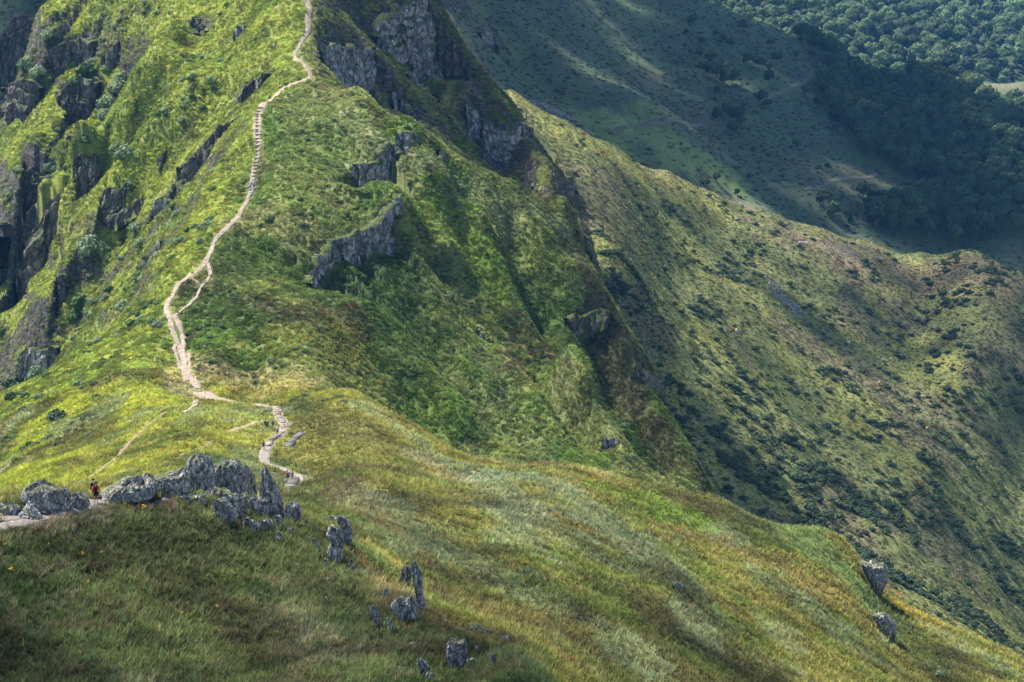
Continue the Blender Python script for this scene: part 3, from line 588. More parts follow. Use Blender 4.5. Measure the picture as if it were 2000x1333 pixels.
# ------------------------------------------------------------------ rocks of the near crest: outline rows (v, left u, right u)
ROCKS = [
 ('broad upright block left of the deep notch in the jagged crest', 'outcrop', .9, [(885,379,389),(891,371,408),(900,368,411),(912,366,413),(930,363,417),(950,361,420),(964,366,418)]),
 ('widest rounded slab, right of the deep notch in the jagged crest', 'outcrop', 1.0, [(895,438,462),(902,423,468),(918,419,474),(938,420,477),(953,429,478),(965,441,473),(975,452,465)]),
 ('slim leaning blade of rock between the wide slab and the tall spire', 'outcrop', .6, [(908,477,481),(920,476,489),(940,479,498),(955,482,501),(970,487,500),(978,491,497)]),
 ('tallest spire-topped slab at the right end of the jagged crest', 'outcrop', 1.0, [(909,515,518),(918,511,522),(930,511,528),(942,510,535),(955,510,541),(970,512,547),(985,514,550),(1000,520,550),(1013,534,548)]),
 ('chunky lichened block below the widest rounded slab', 'rock', .8, [(971,418,440),(983,418,446),(1000,424,455),(1010,428,462),(1020,432,456),(1027,437,447)]),
 ('vertical split rock under the right half of the widest slab', 'rock', .7, [(962,472,481),(975,461,481),(995,458,481),(1010,462,479),(1018,466,475)]),
 ('small pointed stone directly under the vertical split rock', 'rock', .5, [(1010,475,484),(1022,472,486),(1038,476,482)]),
 ('narrow dark stone low in the middle of the jagged crest', 'rock', .5, [(1015,490,497),(1028,490,504),(1040,494,504),(1048,500,503)]),
 ('thin chip of stone beside the narrow dark stone', 'rock', .4, [(1021,503,508),(1032,503,511),(1042,507,510)]),
 ('tilted pale stone in the grass hollow under the tallest slab', 'rock', .6, [(1013,512,524),(1022,512,531),(1032,517,534),(1040,525,532)]),
 ('squared stone at the foot of the tallest slab', 'rock', .5, [(1005,538,549),(1020,539,550),(1036,541,549)]),
 ('pointed lowest stone under the foot of the tallest slab', 'rock', .4, [(1038,542,550),(1050,540,549),(1064,537,543)]),
 ('arch-shaped rock standing alone just right of the tallest slab', 'outcrop', .7, [(977,568,579),(984,562,585),(997,559,587),(1012,557,588),(1022,560,588)]),
 ('flat grey capstone on top of the stepped outcrop', 'rock', .8, [(1007,645,662),(1011,634,668),(1016,633,668),(1021,642,664)]),
 ('tall curved pillar on the right side of the stepped outcrop', 'outcrop', .7, [(1008,662,670),(1018,663,680),(1036,667,684),(1056,671,686),(1070,680,687)]),
 ('pale lichened face making the lower half of the stepped outcrop', 'outcrop', .8, [(1025,647,659),(1045,642,665),(1060,650,669),(1078,645,669),(1095,641,667),(1104,648,662)]),
 ('small slanting stone left of the stepped outcrop', 'rock', .4, [(1051,611,615),(1065,617,624),(1078,623,629),(1084,624,628)]),
 ('little oval stone in the grass below the arch-shaped rock', 'rock', .4, [(1031,562,570),(1040,562,572),(1047,567,571)]),
 ('egg-shaped stone below the right foot of the stepped outcrop', 'rock', .5, [(1091,684,688),(1105,679,689),(1120,679,687)]),
 ('sliver of stone in the grass below the stepped outcrop', 'rock', .3, [(1091,632,636),(1105,636,641),(1118,642,645)]),
 ('low wall of grey rock joining the broad block on its left', 'outcrop', 1.0, [(912,356,360),(922,336,363),(932,303,365),(948,299,366),(962,303,366),(970,310,362)]),
 ('long humped outcrop right of the hiker in red', 'outcrop', 1.3, [(925,272,287),(932,246,296),(944,231,300),(958,208,303),(970,199,296),(979,199,240)]),
 ('large rounded outcrop left of the hikers', 'outcrop', 1.3, [(937,73,82),(946,58,96),(958,53,106),(972,48,112),(986,58,120),(997,82,116)]),
 ('upright pale boulder between the rounded outcrop and the trail', 'rock', .9, [(952,114,131),(965,112,135),(984,114,135),(998,120,134)]),
 ('low knobbly boulder group touching the trail left of the hikers', 'rock', .9, [(960,141,159),(972,134,168),(984,133,173),(993,140,168)]),
 ('smooth wedge of stone at the edge of the trail', 'rock', .6, [(978,127,133),(988,122,138),(997,119,139)]),
 ('flat rock slab at the left margin of the photo', 'rock', .9, [(982,-12,28),(992,-14,33),(1003,-12,30)]),
 ('scatter rock under the low wall of grey rock', 'rock', .5, [(961,340,378),(970,338,384),(981,350,380)]),
 ('half-buried stone beside the yellow flowers on the trail bend', 'rock', .4, [(973,274,284),(979,270,290),(986,276,292)]),
 ('small tooth of stone between broad block and chunky block', 'rock', .4, [(974,393,399),(984,392,401),(992,395,399)]),
 ('dark recessed rock between the slim blade and the tallest slab', 'rock', .8, [(966,497,512),(976,488,520),(995,482,524),(1008,488,520)]),
 ('mossy shelf of rock between broad block and widest slab', 'rock', .8, [(950,412,440),(960,404,446),(972,404,444),(980,412,436)]),
 ('rock under the left foot of the broad upright block', 'rock', .7, [(962,352,404),(972,356,402),(984,372,396)]),
 ('recessed stone between chunky block and vertical split rock', 'rock', .6, [(962,440,470),(980,444,468),(1000,452,466),(1014,454,466)]),
 ('stone hidden behind the rounded outcrop and the boulder group', 'rock', .8, [(955,98,118),(968,96,122),(985,104,122)]),
 ('left blade of the twin spire rising from the lower crest', 'outcrop', .6, [(1104,791,796),(1115,785,801),(1130,780,801),(1145,777,799),(1150,781,796)]),
 ('taller right blade of the twin spire, with a pale tip', 'outcrop', .6, [(1093,807,811),(1103,804,814),(1115,804,821),(1135,806,824),(1160,810,825),(1185,815,827),(1200,820,826)]),
 ('big round-bottomed rock under the twin spire', 'outcrop', .9, [(1163,780,801),(1175,771,811),(1190,771,813),(1205,783,811),(1218,792,802)]),
 ('small oval stone left of the twin spire', 'rock', .4, [(1149,751,757),(1160,749,759),(1173,754,759)]),
 ('long slanting rock in the grass below left of the twin spire', 'rock', .5, [(1183,721,731),(1195,724,737),(1210,731,742),(1229,741,749)]),
 ('thin slanting stone next to the long slanting rock', 'rock', .3, [(1205,752,757),(1218,757,764),(1230,762,769),(1242,764,772)]),
 ('broad pale rock in the bottom group near the photo edge', 'outcrop', .9, [(1247,881,908),(1262,875,910),(1280,873,910),(1295,879,906),(1308,885,900)]),
 ('tilted stone right under the broad pale rock', 'rock', .6, [(1286,912,925),(1298,915,931),(1308,922,930)]),
 ('small oval stone right of the broad pale rock', 'rock', .4, [(1262,928,936),(1275,928,938),(1284,933,937)]),
 ('slim upright stone at the right of the bottom group', 'rock', .4, [(1276,958,965),(1290,957,967),(1308,958,964)]),
 ('flat dark rock lying on the crest above the bottom group', 'rock', .7, [(1222,919,932),(1229,924,957),(1238,936,955)]),
 ('light knob of rock farthest right on the near crest', 'rock', .5, [(1241,980,992),(1250,978,996),(1259,985,995)]),
 ('pointed rock cut by the bottom edge of the photo', 'rock', .6, [(1284,815,822),(1299,818,836),(1315,823,838),(1330,828,837)]),
 ('small rock at the bottom edge left of the slim upright stone', 'rock', .4, [(1312,835,846),(1325,832,850),(1338,838,848)]),
 ('grassy-topped crag at the right end of the near meadow', 'outcrop', 1.6, [(1097,1682,1722),(1108,1686,1731),(1122,1692,1731),(1138,1700,1729),(1152,1705,1721),(1166,1708,1719)]),
 ('rough rock below the grassy-topped crag', 'outcrop', 1.3, [(1198,1705,1735),(1213,1710,1746),(1232,1722,1748),(1250,1736,1746)]),
 ('little dark rock in the middle of the right-hand meadow', 'rock', .8, [(1136,1312,1328),(1144,1316,1336),(1154,1320,1334)]),
 ('tiny grey stone in the shaded grass near the bottom', 'rock', .3, [(1291,433,440),(1297,432,442),(1303,434,441)]),
 ('tiny light stone in the shaded grass at right of the slope', 'rock', .3, [(1263,594,601),(1270,592,603),(1278,595,602)]),
]
def sgp(a, p): return np.sign(a) * np.abs(a) ** p
def build_rock(k, label, cat, dep, rows, mat=None, name='rock'):
    rows = np.array(rows, float); mid_ = (rows[:, 1] + rows[:, 2]) / 2; rows[:, 1] = mid_ + (rows[:, 1] - mid_) * 1.14; rows[:, 2] = mid_ + (rows[:, 2] - mid_) * 1.14; v0, v1 = rows[0, 0], rows[-1, 0]; uc = (rows[-1, 1] + rows[-1, 2]) / 2
    hx, hy, hz = hit(uc, min(v1, 1345), ymin=110); Yr = hy + .25 * dep
    px = mpx(Yr); nr_ = max(12, int((v1 - v0) * px / .09)); nr_ = min(int(nr_ * 1.4), 64); nt = 54
    vv = np.linspace(v0, v1 + .35 / px, nr_); uL = np.interp(vv, rows[:, 0], rows[:, 1]); uR = np.interp(vv, rows[:, 0], rows[:, 2])
    maxw = (uR - uL).max() * px / 2; D = np.clip(maxw * .9, .25, 1.3 * max(dep, .5)) * (.6 + .4 * dep)
    th = np.linspace(0, 2 * math.pi, nt, endpoint=False); out = []
    for i in range(nr_):
        tt = i / (nr_ - 1); s, g_ = ray((uL[i] + uR[i]) / 2, vv[i]); w = (uR[i] - uL[i]) / 2 * px
        x = sgp(np.cos(th), .75) * w; y = sgp(np.sin(th), .75) * D * min(1, w / maxw + .25) * (.75 + .35 * tt)
        ph = th * 3.0 + k
        st = .17 * fbm(np.cos(th) * 7 * maxw + k * 9.1, np.sin(th) * 5 * maxw + tt * 1.3, 4, k, .6) + .08 * fbm(np.cos(th) * 3 + k, tt * 9 + np.sin(th) * 3, 3, k + 50)
        blk = (hsh(np.floor(np.cos(th) * maxw * 3.2 + k + tt), np.floor(np.sin(th) * 2.1 + tt * 2.3 * (v1 - v0) * px / 2), k) - .5) * .26
        f_ = 1 + (st * .9 + blk) * np.clip(w / .25, .15, 1) / max(w, .3) * .8
        tooth = -(hsh(np.floor(np.cos(th) * maxw * 4 + k), np.floor(np.sin(th) * 1.6), k + 8)) * .42 * maxw * max(0, 1 - tt * 3.5)
        out.append(np.stack([s * Yr + x * f_, Yr + y * f_, np.full(nt, g_ * Yr) + tooth + .05 * fbm(np.cos(th) * 2 + k, np.sin(th) * 2 + tt * 3, 2, k)], 1))
    V_ = np.stack(out).reshape(-1, 3); V_[:nt, 2] -= .02
    top = V_[:nt].mean(0) + [0, 0, .03]; V_ = np.concatenate([V_, [top]])
    f = grid_faces(nr_, nt, True)[:, ::-1]
    i = np.arange(nt); cap = np.stack([i, (i + 1) % nt, np.full(nt, len(V_) - 1), np.full(nt, len(V_) - 1)], 1)
    me = bpy.data.meshes.new(name); me.from_pydata(V_.tolist(), [], f.tolist() + cap[:, :3].tolist()); me.update()
    bm = bmesh.new(); bm.from_mesh(me); bmesh.ops.recalc_face_normals(bm, faces=bm.faces); bm.to_mesh(me); bm.free()
    me.materials.append(mat or M_SCHIST)
    o = bpy.data.objects.new(name, me); COL.objects.link(o)
    return tag(o, label, cat)
for k, (lab, cat, dep, rows) in enumerate(ROCKS):
    build_rock(k, lab, 'rock outcrop' if cat == 'outcrop' else 'rock', dep, rows, name='rock_outcrop' if cat == 'outcrop' else 'rock')

# ------------------------------------------------------------------ footpaths
def path_material(name, c1, c2, sc):
    m_, nd, lk, b = new_mat(name)
    geo = N(nd, 'ShaderNodeNewGeometry'); n1 = N(nd, 'ShaderNodeTexNoise'); n1.inputs['Scale'].default_value = sc; n1.inputs['Detail'].default_value = 8; n1.inputs['Roughness'].default_value = .75
    lk.new(geo.outputs['Position'], n1.inputs['Vector'])
    cr = N(nd, 'ShaderNodeValToRGB'); cr.color_ramp.elements[0].position = .38; cr.color_ramp.elements[1].position = .62
    cr.color_ramp.elements[0].color = (*c1, 1); cr.color_ramp.elements[1].color = (*c2, 1)
    lk.new(n1.outputs['Fac'], cr.inputs['Fac']); lk.new(cr.outputs[0], b.inputs['Base Color'])
    bp = N(nd, 'ShaderNodeBump'); bp.inputs['Distance'].default_value = .15; lk.new(n1.outputs['Fac'], bp.inputs['Height']); lk.new(bp.outputs[0], b.inputs['Normal'])
    return m_
M_PATH = path_material('trodden_earth', (.11, .08, .058), (.28, .225, .178), 1.1)
M_PATHF = path_material('stony_trail', (.085, .07, .058), (.25, .215, .185), 3.0)
M_SOIL = path_material('dark_soil', (.05, .035, .02), (.20, .15, .09), 1.2)
M_FARPATH = path_material('far_track', (.06, .065, .038), (.085, .085, .055), .3)
NOVEG = np.zeros(NS * NQ)
def ribbon(name, pts, w, mat, lift=.12, ymin=100, jag=.3, seed=0, step=.6):
    p = hits(pts, ymin=ymin); med = resample(p[:, :2], step)
    # smooth
    for _ in range(2): med[1:-1] = (med[:-2] + med[1:-1] * 2 + med[2:]) / 4
    n_ = len(med); tg = np.gradient(med, axis=0); tg /= np.linalg.norm(tg, axis=1)[:, None] + 1e-9; nr = np.stack([tg[:, 1], -tg[:, 0]], 1)
    L = np.arange(n_) * step; ww = w if np.ndim(w) == 0 else np.interp(np.linspace(0, 1, n_), np.linspace(0, 1, len(w)), w)
    cols = []
    idx, d, sd, t = near_poly(med, np.max(w) / 2 + .6)
    NOVEG[idx] = np.maximum(NOVEG[idx], (d < np.max(w) / 2 + .25))
    for c in (-1.35, -1, -.5, 0, .5, 1, 1.35):
        k = ww / 2 * (1 + jag * 1.3 * fbm(L / (2.5 * step / .6), np.full(n_, 7. if c > 0 else 1.), 3, seed)) * c
        x = med[:, 0] + nr[:, 0] * k; y = med[:, 1] + nr[:, 1] * k
        z = zat(x, y) + (lift if abs(c) <= 1 else -.5) + .03 * (abs(c) < 1) * vnoise(L, L * 0 + c, seed)
        cols.append(np.stack([x, y, z], 1))
    V_ = np.stack(cols).reshape(-1, 3)
    o = make_mesh(name, V_, grid_faces(7, n_), mat)
    return tag(o, kind='structure')
pr = list(PATH_RIDGE)
ribbon('footpath', pr[1:15], [1.6, 1.1, .9, 1.2, 1.3, 1.0, 1.5], M_PATH, seed=1)
ribbon('footpath', pr[14:], [1.1, 1.0, 1.0, 1.3, 1.1, 1.9, 2.2, 2.0, 1.7, 2.3, 2.0, 1.5, 1.2, 1.1, 1.2, 1.1, 1.6, 2.0, 1.7, 1.4, 1.3, 1.3], M_PATH, seed=2)
ribbon('footpath', [(388,768),(400,776),(412,780),(424,782)], [3, 4, 4, 1], M_PATH, .2, seed=3)
ribbon('footpath', [(408,515),(411,535),(405,550),(392,562),(384,582),(365,600),(350,612),(341,618)], .8, M_PATH, .2, seed=4)
ribbon('footpath', [(374,540),(382,552),(398,554),(406,552)], .6, M_SOIL, .2, seed=41)
ribbon('footpath', [(341,617),(352,640),(360,662),(357,688),(362,706),(360,728),(366,745)], 1.2, M_PATH, .2, seed=5)
ribbon('footpath', [(347,672),(339,680),(345,698),(350,714),(364,735)], .9, M_PATH, .2, seed=6)
ribbon('footpath', [(366,690),(371,702),(372,716),(368,735)], .7, M_PATH, .2, seed=61)
ribbon('footpath', [(418,781),(440,785),(480,791),(520,797),(542,797)], 2.0, M_PATH, .28, seed=7)
ribbon('footpath', [(388,783),(378,796),(360,808)], .9, M_PATH, .2, seed=8)
ribbon('trail', [(325,806),(300,823),(270,850),(240,880),(215,905),(180,930),(150,947)], .9, M_SOIL, .08, seed=9, ymin=200)
ribbon('trail', [(430,862),(385,878),(345,896),(310,912)], .5, M_SOIL, .05, seed=10, ymin=200)
ribbon('trail', [(522,822),(490,830),(462,838),(445,845)], 1.2, path_material('dry_trail', (.14, .11, .05), (.2, .17, .08), 1), .06, seed=11, ymin=200)
ribbon('footpath', [(538,796),(545,815),(556,829),(557,838),(551,843)], 1.7, M_PATH, .10, seed=121, ymin=200)
ribbon('footpath', [(553,838),(547,850),(532,860),(522,874),(514,895),(524,908),(548,914),(572,926),(598,940)], [1.3, 1.6, 1.5, 1.6, 2.0, 1.7, 1.2, 1.1, .7], M_PATHF, .12, seed=12, ymin=200)
ribbon('stony_path', [(-40,1042),(0,1031),(50,1022),(105,1006),(150,994),(190,981),(232,979)], [1.5, 1.4, 1.3, 1.3, 1.3, 1.5, .8], M_PATHF, .10, seed=13, step=.25)
ribbon('stony_path', [(228,981),(262,987),(300,990),(335,972)], .5, M_PATHF, .08, seed=14, step=.25)
ribbon('stony_path', [(-20,1012),(30,1014),(70,1012)], [2, 1.5, 1], M_PATHF, .05, seed=15, step=.25)
ribbon('hill_track', [(1618,104),(1606,130),(1590,146),(1560,165),(1530,178),(1500,190),(1470,202)], 4, M_FARPATH, .5, ymin=1130, seed=16, step=3)
ribbon('hill_track', [(1568,372),(1600,368),(1625,355),(1670,348),(1700,348),(1712,340)], 3, M_FARPATH, .5, ymin=1130, seed=17, step=3)
ribbon('hill_track', [(1694,412),(1686,440)], 5, M_FARPATH, .6, ymin=1130, seed=18, step=3)
ribbon('hill_track', [(1196,262),(1228,248),(1300,243),(1368,240)], 3, M_FARPATH, .5, ymin=1060, seed=19, step=3)

# ------------------------------------------------------------------ stairs and boardwalks
def box_into(V_, F_, c, half, rz=0, tilt=0):
    b = len(V_); M_ = Matrix.Rotation(rz, 3, 'Z') @ Matrix.Rotation(tilt, 3, 'X')
    for sx in (-1, 1):
        for sy in (-1, 1):
            for sz in (-1, 1): V_.append(tuple(Vector(c) + M_ @ Vector((sx * half[0], sy * half[1], sz * half[2]))))
    F_ += [[b + q for q in f] for f in ((0, 1, 3, 2), (4, 6, 7, 5), (0, 4, 5, 1), (2, 3, 7, 6), (0, 2, 6, 4), (1, 5, 7, 3))]
def plain(name, col, rough=.9, sc=6, var=.25):
    m_, nd, lk, b = new_mat(name); b.inputs['Roughness'].default_value = rough
    geo = N(nd, 'ShaderNodeTexCoord'); n1 = N(nd, 'ShaderNodeTexNoise'); n1.inputs['Scale'].default_value = sc; n1.inputs['Detail'].default_value = 4
    lk.new(geo.outputs['Object'], n1.inputs['Vector'])
    mr = N(nd, 'ShaderNodeMapRange'); mr.inputs['To Min'].default_value = 1 - var; mr.inputs['To Max'].default_value = 1 + var; mr.inputs['From Min'].default_value = .3; mr.inputs['From Max'].default_value = .7
    lk.new(n1.outputs['Fac'], mr.inputs['Value'])
    mx = N(nd, 'ShaderNodeMix', data_type='RGBA', blend_type='MULTIPLY'); mx.inputs['Factor'].default_value = 1; mx.inputs['A'].default_value = (*col, 1)
    lk.new(mr.outputs[0], mx.inputs['B']); lk.new(mx.outputs['Result'], b.inputs['Base Color'])
    return m_
M_WOOD = plain('weathered_wood', (.17, .14, .11), sc=5, var=.45); M_WOODG = plain('grey_boards', (.095, .09, .085), sc=5, var=.45); M_POST = plain('dark_post', (.10, .08, .06))
st_pts = resample(hits([(500, 345), (500, 325), (503, 300), (505, 280), (503, 250), (504, 225), (508, 212)], ymin=450)[:, :2], 1.55)
x0, y0 = st_pts[0]; stair = empty('stairway', (x0, y0, float(zat(x0, y0))), 0, 'flight of pale timber and stone steps climbing the ridge on the footpath', 'stairs')
for k, (x, y) in enumerate(st_pts):
    me_v, me_f = [], []
    box_into(me_v, me_f, (0, 0, 0), (.75 + .5 * random.random(), random.uniform(.10, .22), .16), random.uniform(-.3, .3), random.uniform(-.05, .05))
    o = make_mesh('step', me_v, me_f, M_WOOD, smooth=False, parent=stair)
    o.location = (x + random.uniform(-.15, .15) - x0, y - y0, float(zat(x, y)) + .2 - float(zat(x0, y0)))
for m_ in (M_WOOD, M_WOODG):                    # every plank its own shade
    nd, lk = m_.node_tree.nodes, m_.node_tree.links; b = nd['Principled BSDF']; src_ = b.inputs['Base Color'].links[0].from_socket
    ge = N(nd, 'ShaderNodeNewGeometry'); mr = N(nd, 'ShaderNodeMapRange'); mr.inputs['To Min'].default_value = .45; mr.inputs['To Max'].default_value = 1.35; lk.new(ge.outputs['Random Per Island'], mr.inputs['Value'])
    mx = N(nd, 'ShaderNodeMix', data_type='RGBA', blend_type='MULTIPLY'); mx.inputs['Factor'].default_value = 1; lk.new(src_, mx.inputs['A']); lk.new(mr.outputs[0], mx.inputs['B']); lk.new(mx.outputs['Result'], b.inputs['Base Color'])
def boards(label, pts, w, mat, ymin=200, gap=.55, nm='boardwalk'):
    p = resample(hits(pts, ymin=ymin)[:, :2], gap); tg = np.gradient(p, axis=0); z0 = float(zat(*p[0])); root = empty(nm, (p[0, 0], p[0, 1], z0), 0, label, nm)
    zz = zat(p[:, 0], p[:, 1]); zz = np.convolve(np.pad(zz, 3, mode='edge'), np.ones(7) / 7, 'valid')
    V_, F_ = [], []
    for k, (x, y) in enumerate(p):
        a = math.atan2(tg[k, 1], tg[k, 0]) - math.pi / 2
        box_into(V_, F_, (x - p[0, 0], y - p[0, 1], zz[k] + .22 + random.uniform(-.06, .06) - z0), (w / 2 * random.uniform(.9, 1.08), gap * .37, .05), a + random.uniform(-.09, .09), random.uniform(-.12, .12))
    tag(make_mesh('planks', V_, F_, mat, smooth=False, parent=root), kind='stuff')
    for sgn in (-1, 1):
        V_, F_ = [], []
        for k in range(0, len(p) - 1, 3):
            a = math.atan2(tg[k, 1], tg[k, 0]); x = p[k, 0] + math.sin(a) * sgn * w * .4; y = p[k, 1] - math.cos(a) * sgn * w * .4
            box_into(V_, F_, (x - p[0, 0], y - p[0, 1], zz[k] - .05 - z0), (gap * 1.5, .06, .25), a)
        make_mesh('beam', V_, F_, M_POST, smooth=False, parent=root)
    idx, d, sd, t = near_poly(p, w); NOVEG[idx] = np.maximum(NOVEG[idx], d < w / 2 + .3)
    return root
boards('narrow plank walk with steps dropping from the saddle towards the hikers', [(538,796),(543,812),(548,820),(554,827)], 1.35, M_WOOD)
boards('short pale plank steps right below the narrow plank walk', [(556,829),(557,838)], 1.7, M_WOOD)
boards('broad grey boardwalk bending through the heather right of the footpath', [(590,848),(577,857),(568,868),(562,878)], 1.3, M_WOODG)
boards('grey plank platform behind the jagged crest where two hikers stand', [(575,936),(571,945),(563,955)], 1.5, M_WOODG)
boards('pale plank walk on the near side of the saddle footpath', [(549,846),(541,854),(529,862),(523,872)], 1.1, M_WOOD)
def cyl(V_, F_, p0, p1, r0, r1, n=6):
    p0, p1 = Vector(p0), Vector(p1); d = (p1 - p0).normalized(); a = d.orthogonal().normalized(); b_ = d.cross(a); s = len(V_)
    for p, r in ((p0, r0), (p1, r1)):
        for k in range(n):
            t = 2 * math.pi * k / n; V_.append(tuple(p + (a * math.cos(t) + b_ * math.sin(t)) * r))
    for k in range(n): F_.append([s + k, s + (k + 1) % n, s + n + (k + 1) % n, s + n + k])
    F_.append([s + n + k for k in range(0, 4)]) if n == 4 else None
post_px = [(528,906,.9),(539,903,1.3),(541,893,1.0),(556,908,.8),(566,906,.8),(577,915,.8),(588,926,.8),(555,836,.9),(551,806,.9)]
plab = ['short post left of the footpath below the boardwalk', 'tall thin post on the footpath below the boardwalk', 'thin post above the tallest path post', 'highest post of the row going down towards the plank platform', 'second post down the row towards the plank platform', 'third post down the row towards the plank platform', 'lowest post of the row, nearest the two walkers', 'post beside the short plank steps on the saddle', 'uppermost post, beside the top of the plank walk']
for k, (u, v, h) in enumerate(post_px):
    V_, F_ = [], []; cyl(V_, F_, (0, 0, -.3), (random.uniform(-.05, .05), 0, h + .2), .09, .07); 
    o = make_mesh('path_post', V_, F_, M_POST, smooth=False); o.location = hit(u, v, ymin=200)
    tag(o, plab[k], 'post', 'small posts along the saddle footpath')
h = hit(401, 772, ymin=300); sg = empty('signpost', h, 0, 'slim signpost standing where the paths meet at the foot of the ridge', 'signpost')
V_, F_ = [], []; cyl(V_, F_, (0, 0, -.3), (0, 0, 2.1), .07, .06); make_mesh('pole', V_, F_, M_POST, smooth=False, parent=sg)
V_, F_ = [], []; box_into(V_, F_, (.25, 0, 1.95), (.38, .03, .1)); make_mesh('arm', V_, F_, M_POST, smooth=False, parent=sg)
# rope fence along the right edge of the stairs
fp = resample(hits([(497,352),(512,335),(516,305),(513,280),(516,262)], ymin=450)[:, :2], 2.6)
fz = zat(fp[:, 0], fp[:, 1]); rf = empty('rope_fence', (fp[0, 0], fp[0, 1], float(fz[0])), 0, 'thin rope fence on low stakes along the right side of the ridge steps', 'fence')
for k in range(len(fp)):
    V_, F_ = [], []; cyl(V_, F_, (0, 0, -.3), (0, 0, .95), .05, .05); o = make_mesh('stake', V_, F_, M_WOOD, smooth=False, parent=rf); o.location = (fp[k, 0] - fp[0, 0], fp[k, 1] - fp[0, 1], fz[k] - fz[0])
V_, F_ = [], []
for k in range(len(fp) - 1): cyl(V_, F_, (fp[k, 0] - fp[0, 0], fp[k, 1] - fp[0, 1], fz[k] - fz[0] + .85), (fp[k + 1, 0] - fp[0, 0], fp[k + 1, 1] - fp[0, 1], fz[k + 1] - fz[0] + .85), .04, .04)
make_mesh('rope', V_, F_, M_WOOD, smooth=False, parent=rf)

# ------------------------------------------------------------------ plants: shared meshes
def leaf_mat(name, col, trans=.35, use_tint=True, vary=.35):
    m_, nd, lk, b = new_mat(name)
    b.inputs['Roughness'].default_value = .75
    oi = N(nd, 'ShaderNodeObjectInfo')
    mr = N(nd, 'ShaderNodeMapRange'); mr.inputs['To Min'].default_value = 1 - vary; mr.inputs['To Max'].default_value = 1 + vary; lk.new(oi.outputs['Random'], mr.inputs['Value'])
    mx = N(nd, 'ShaderNodeMix', data_type='RGBA', blend_type='MULTIPLY'); mx.inputs['Factor'].default_value = 1; lk.new(mr.outputs[0], mx.inputs['B'])
    if use_tint:
        at = N(nd, 'ShaderNodeAttribute', attribute_type='INSTANCER', attribute_name='tint'); lk.new(at.outputs['Color'], mx.inputs['A'])
    else: mx.inputs['A'].default_value = (*col, 1)
    lk.new(mx.outputs['Result'], b.inputs['Base Color'])
    tr = N(nd, 'ShaderNodeBsdfTranslucent'); lk.new(mx.outputs['Result'], tr.inputs['Color'])
    ms = N(nd, 'ShaderNodeMixShader'); ms.inputs['Fac'].default_value = trans
    lk.new(b.outputs[0], ms.inputs[1]); lk.new(tr.outputs[0], ms.inputs[2]); lk.new(ms.outputs[0], nd['Material Output'].inputs['Surface'])
    return m_
M_TINT = leaf_mat('low_plants', None, .35)
M_GORSE = leaf_mat('gorse_leaf', (.036, .058, .026), .15, False, .3)
M_WILLOW = leaf_mat('willow_leaf', (.15, .20, .10), .3, False, .2)
M_BUSH = leaf_mat('bush_leaf', (.05, .095, .025), .3, False, .3)
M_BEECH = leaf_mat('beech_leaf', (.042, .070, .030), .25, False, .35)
M_BEECHL = leaf_mat('lit_beech_leaf', (.075, .115, .045), .3, False, .6)  # lighter copy of the beech leaf, sunlight put into its colour
M_SPRUCE = leaf_mat('spruce_needles', (.018, .034, .018), .1, False, .2)
M_BARK = plain('bark', (.09, .075, .06))
M_YEL = plain('yellow_petals', (.70, .42, .01)); M_STALK = leaf_mat('flower_spike', (.20, .22, .035), .3, False, .3)

def quads_from(cs, dirs, ups, w, h):
    """little leaves: centres, normals' side and up axes"""
    a = cs - dirs * w[:, None] - ups * h[:, None] * .5; b = cs + dirs * w[:, None] - ups * h[:, None] * .5
    c = cs + dirs * w[:, None] * .6 + ups * h[:, None] * .5; d = cs - dirs * w[:, None] * .6 + ups * h[:, None] * .5
    V_ = np.stack([a, b, c, d], 1).reshape(-1, 3); return V_, np.arange(len(V_)).reshape(-1, 4)
def rnd_unit(n):
    v = rng.normal(size=(n, 3)); return v / np.linalg.norm(v, axis=1)[:, None]
def clump(n, flat=.55, leaf=.28, up=.7):
    """low cushion plant made of leaf sprays, one metre wide"""
    d = rnd_unit(n); d[:, 2] = np.abs(d[:, 2]); r = rng.uniform(.5, 1, n) ** .5
    cs = d * r[:, None] * [.5, .5, flat]
    ax = np.cross(d + rnd_unit(n) * .6, rnd_unit(n)); ax /= np.linalg.norm(ax, axis=1)[:, None]
    upv = d * .6 + rnd_unit(n) * .5 + [0, 0, up]; upv /= np.linalg.norm(upv, axis=1)[:, None]
    return quads_from(cs, ax, upv, np.full(n, leaf * .5) * rng.uniform(.6, 1.3, n), np.full(n, leaf * 1.1) * rng.uniform(.6, 1.3, n))
def tuft(n):
    a = rng.uniform(0, 2 * math.pi, n); lean = rng.uniform(.1, .9, n); h = rng.uniform(.5, 1.05, n)
    base = np.stack([np.cos(a) * .12, np.sin(a) * .12, np.zeros(n)], 1) * rng.uniform(0, 1.6, n)[:, None]
    side = np.stack([-np.sin(a), np.cos(a), np.zeros(n)], 1); w = .035
    mid = base + np.stack([np.cos(a) * lean * .25, np.sin(a) * lean * .25, h * .6], 1); tip = base + np.stack([np.cos(a) * lean * .7, np.sin(a) * lean * .7, h], 1)
    V_ = np.stack([base - side * w, base + side * w, mid + side * w * .8, mid - side * w * .8, mid - side * w * .8, mid + side * w * .8, tip + side * .006, tip - side * .006], 1).reshape(-1, 3)
    return V_, np.arange(len(V_)).reshape(-1, 4)
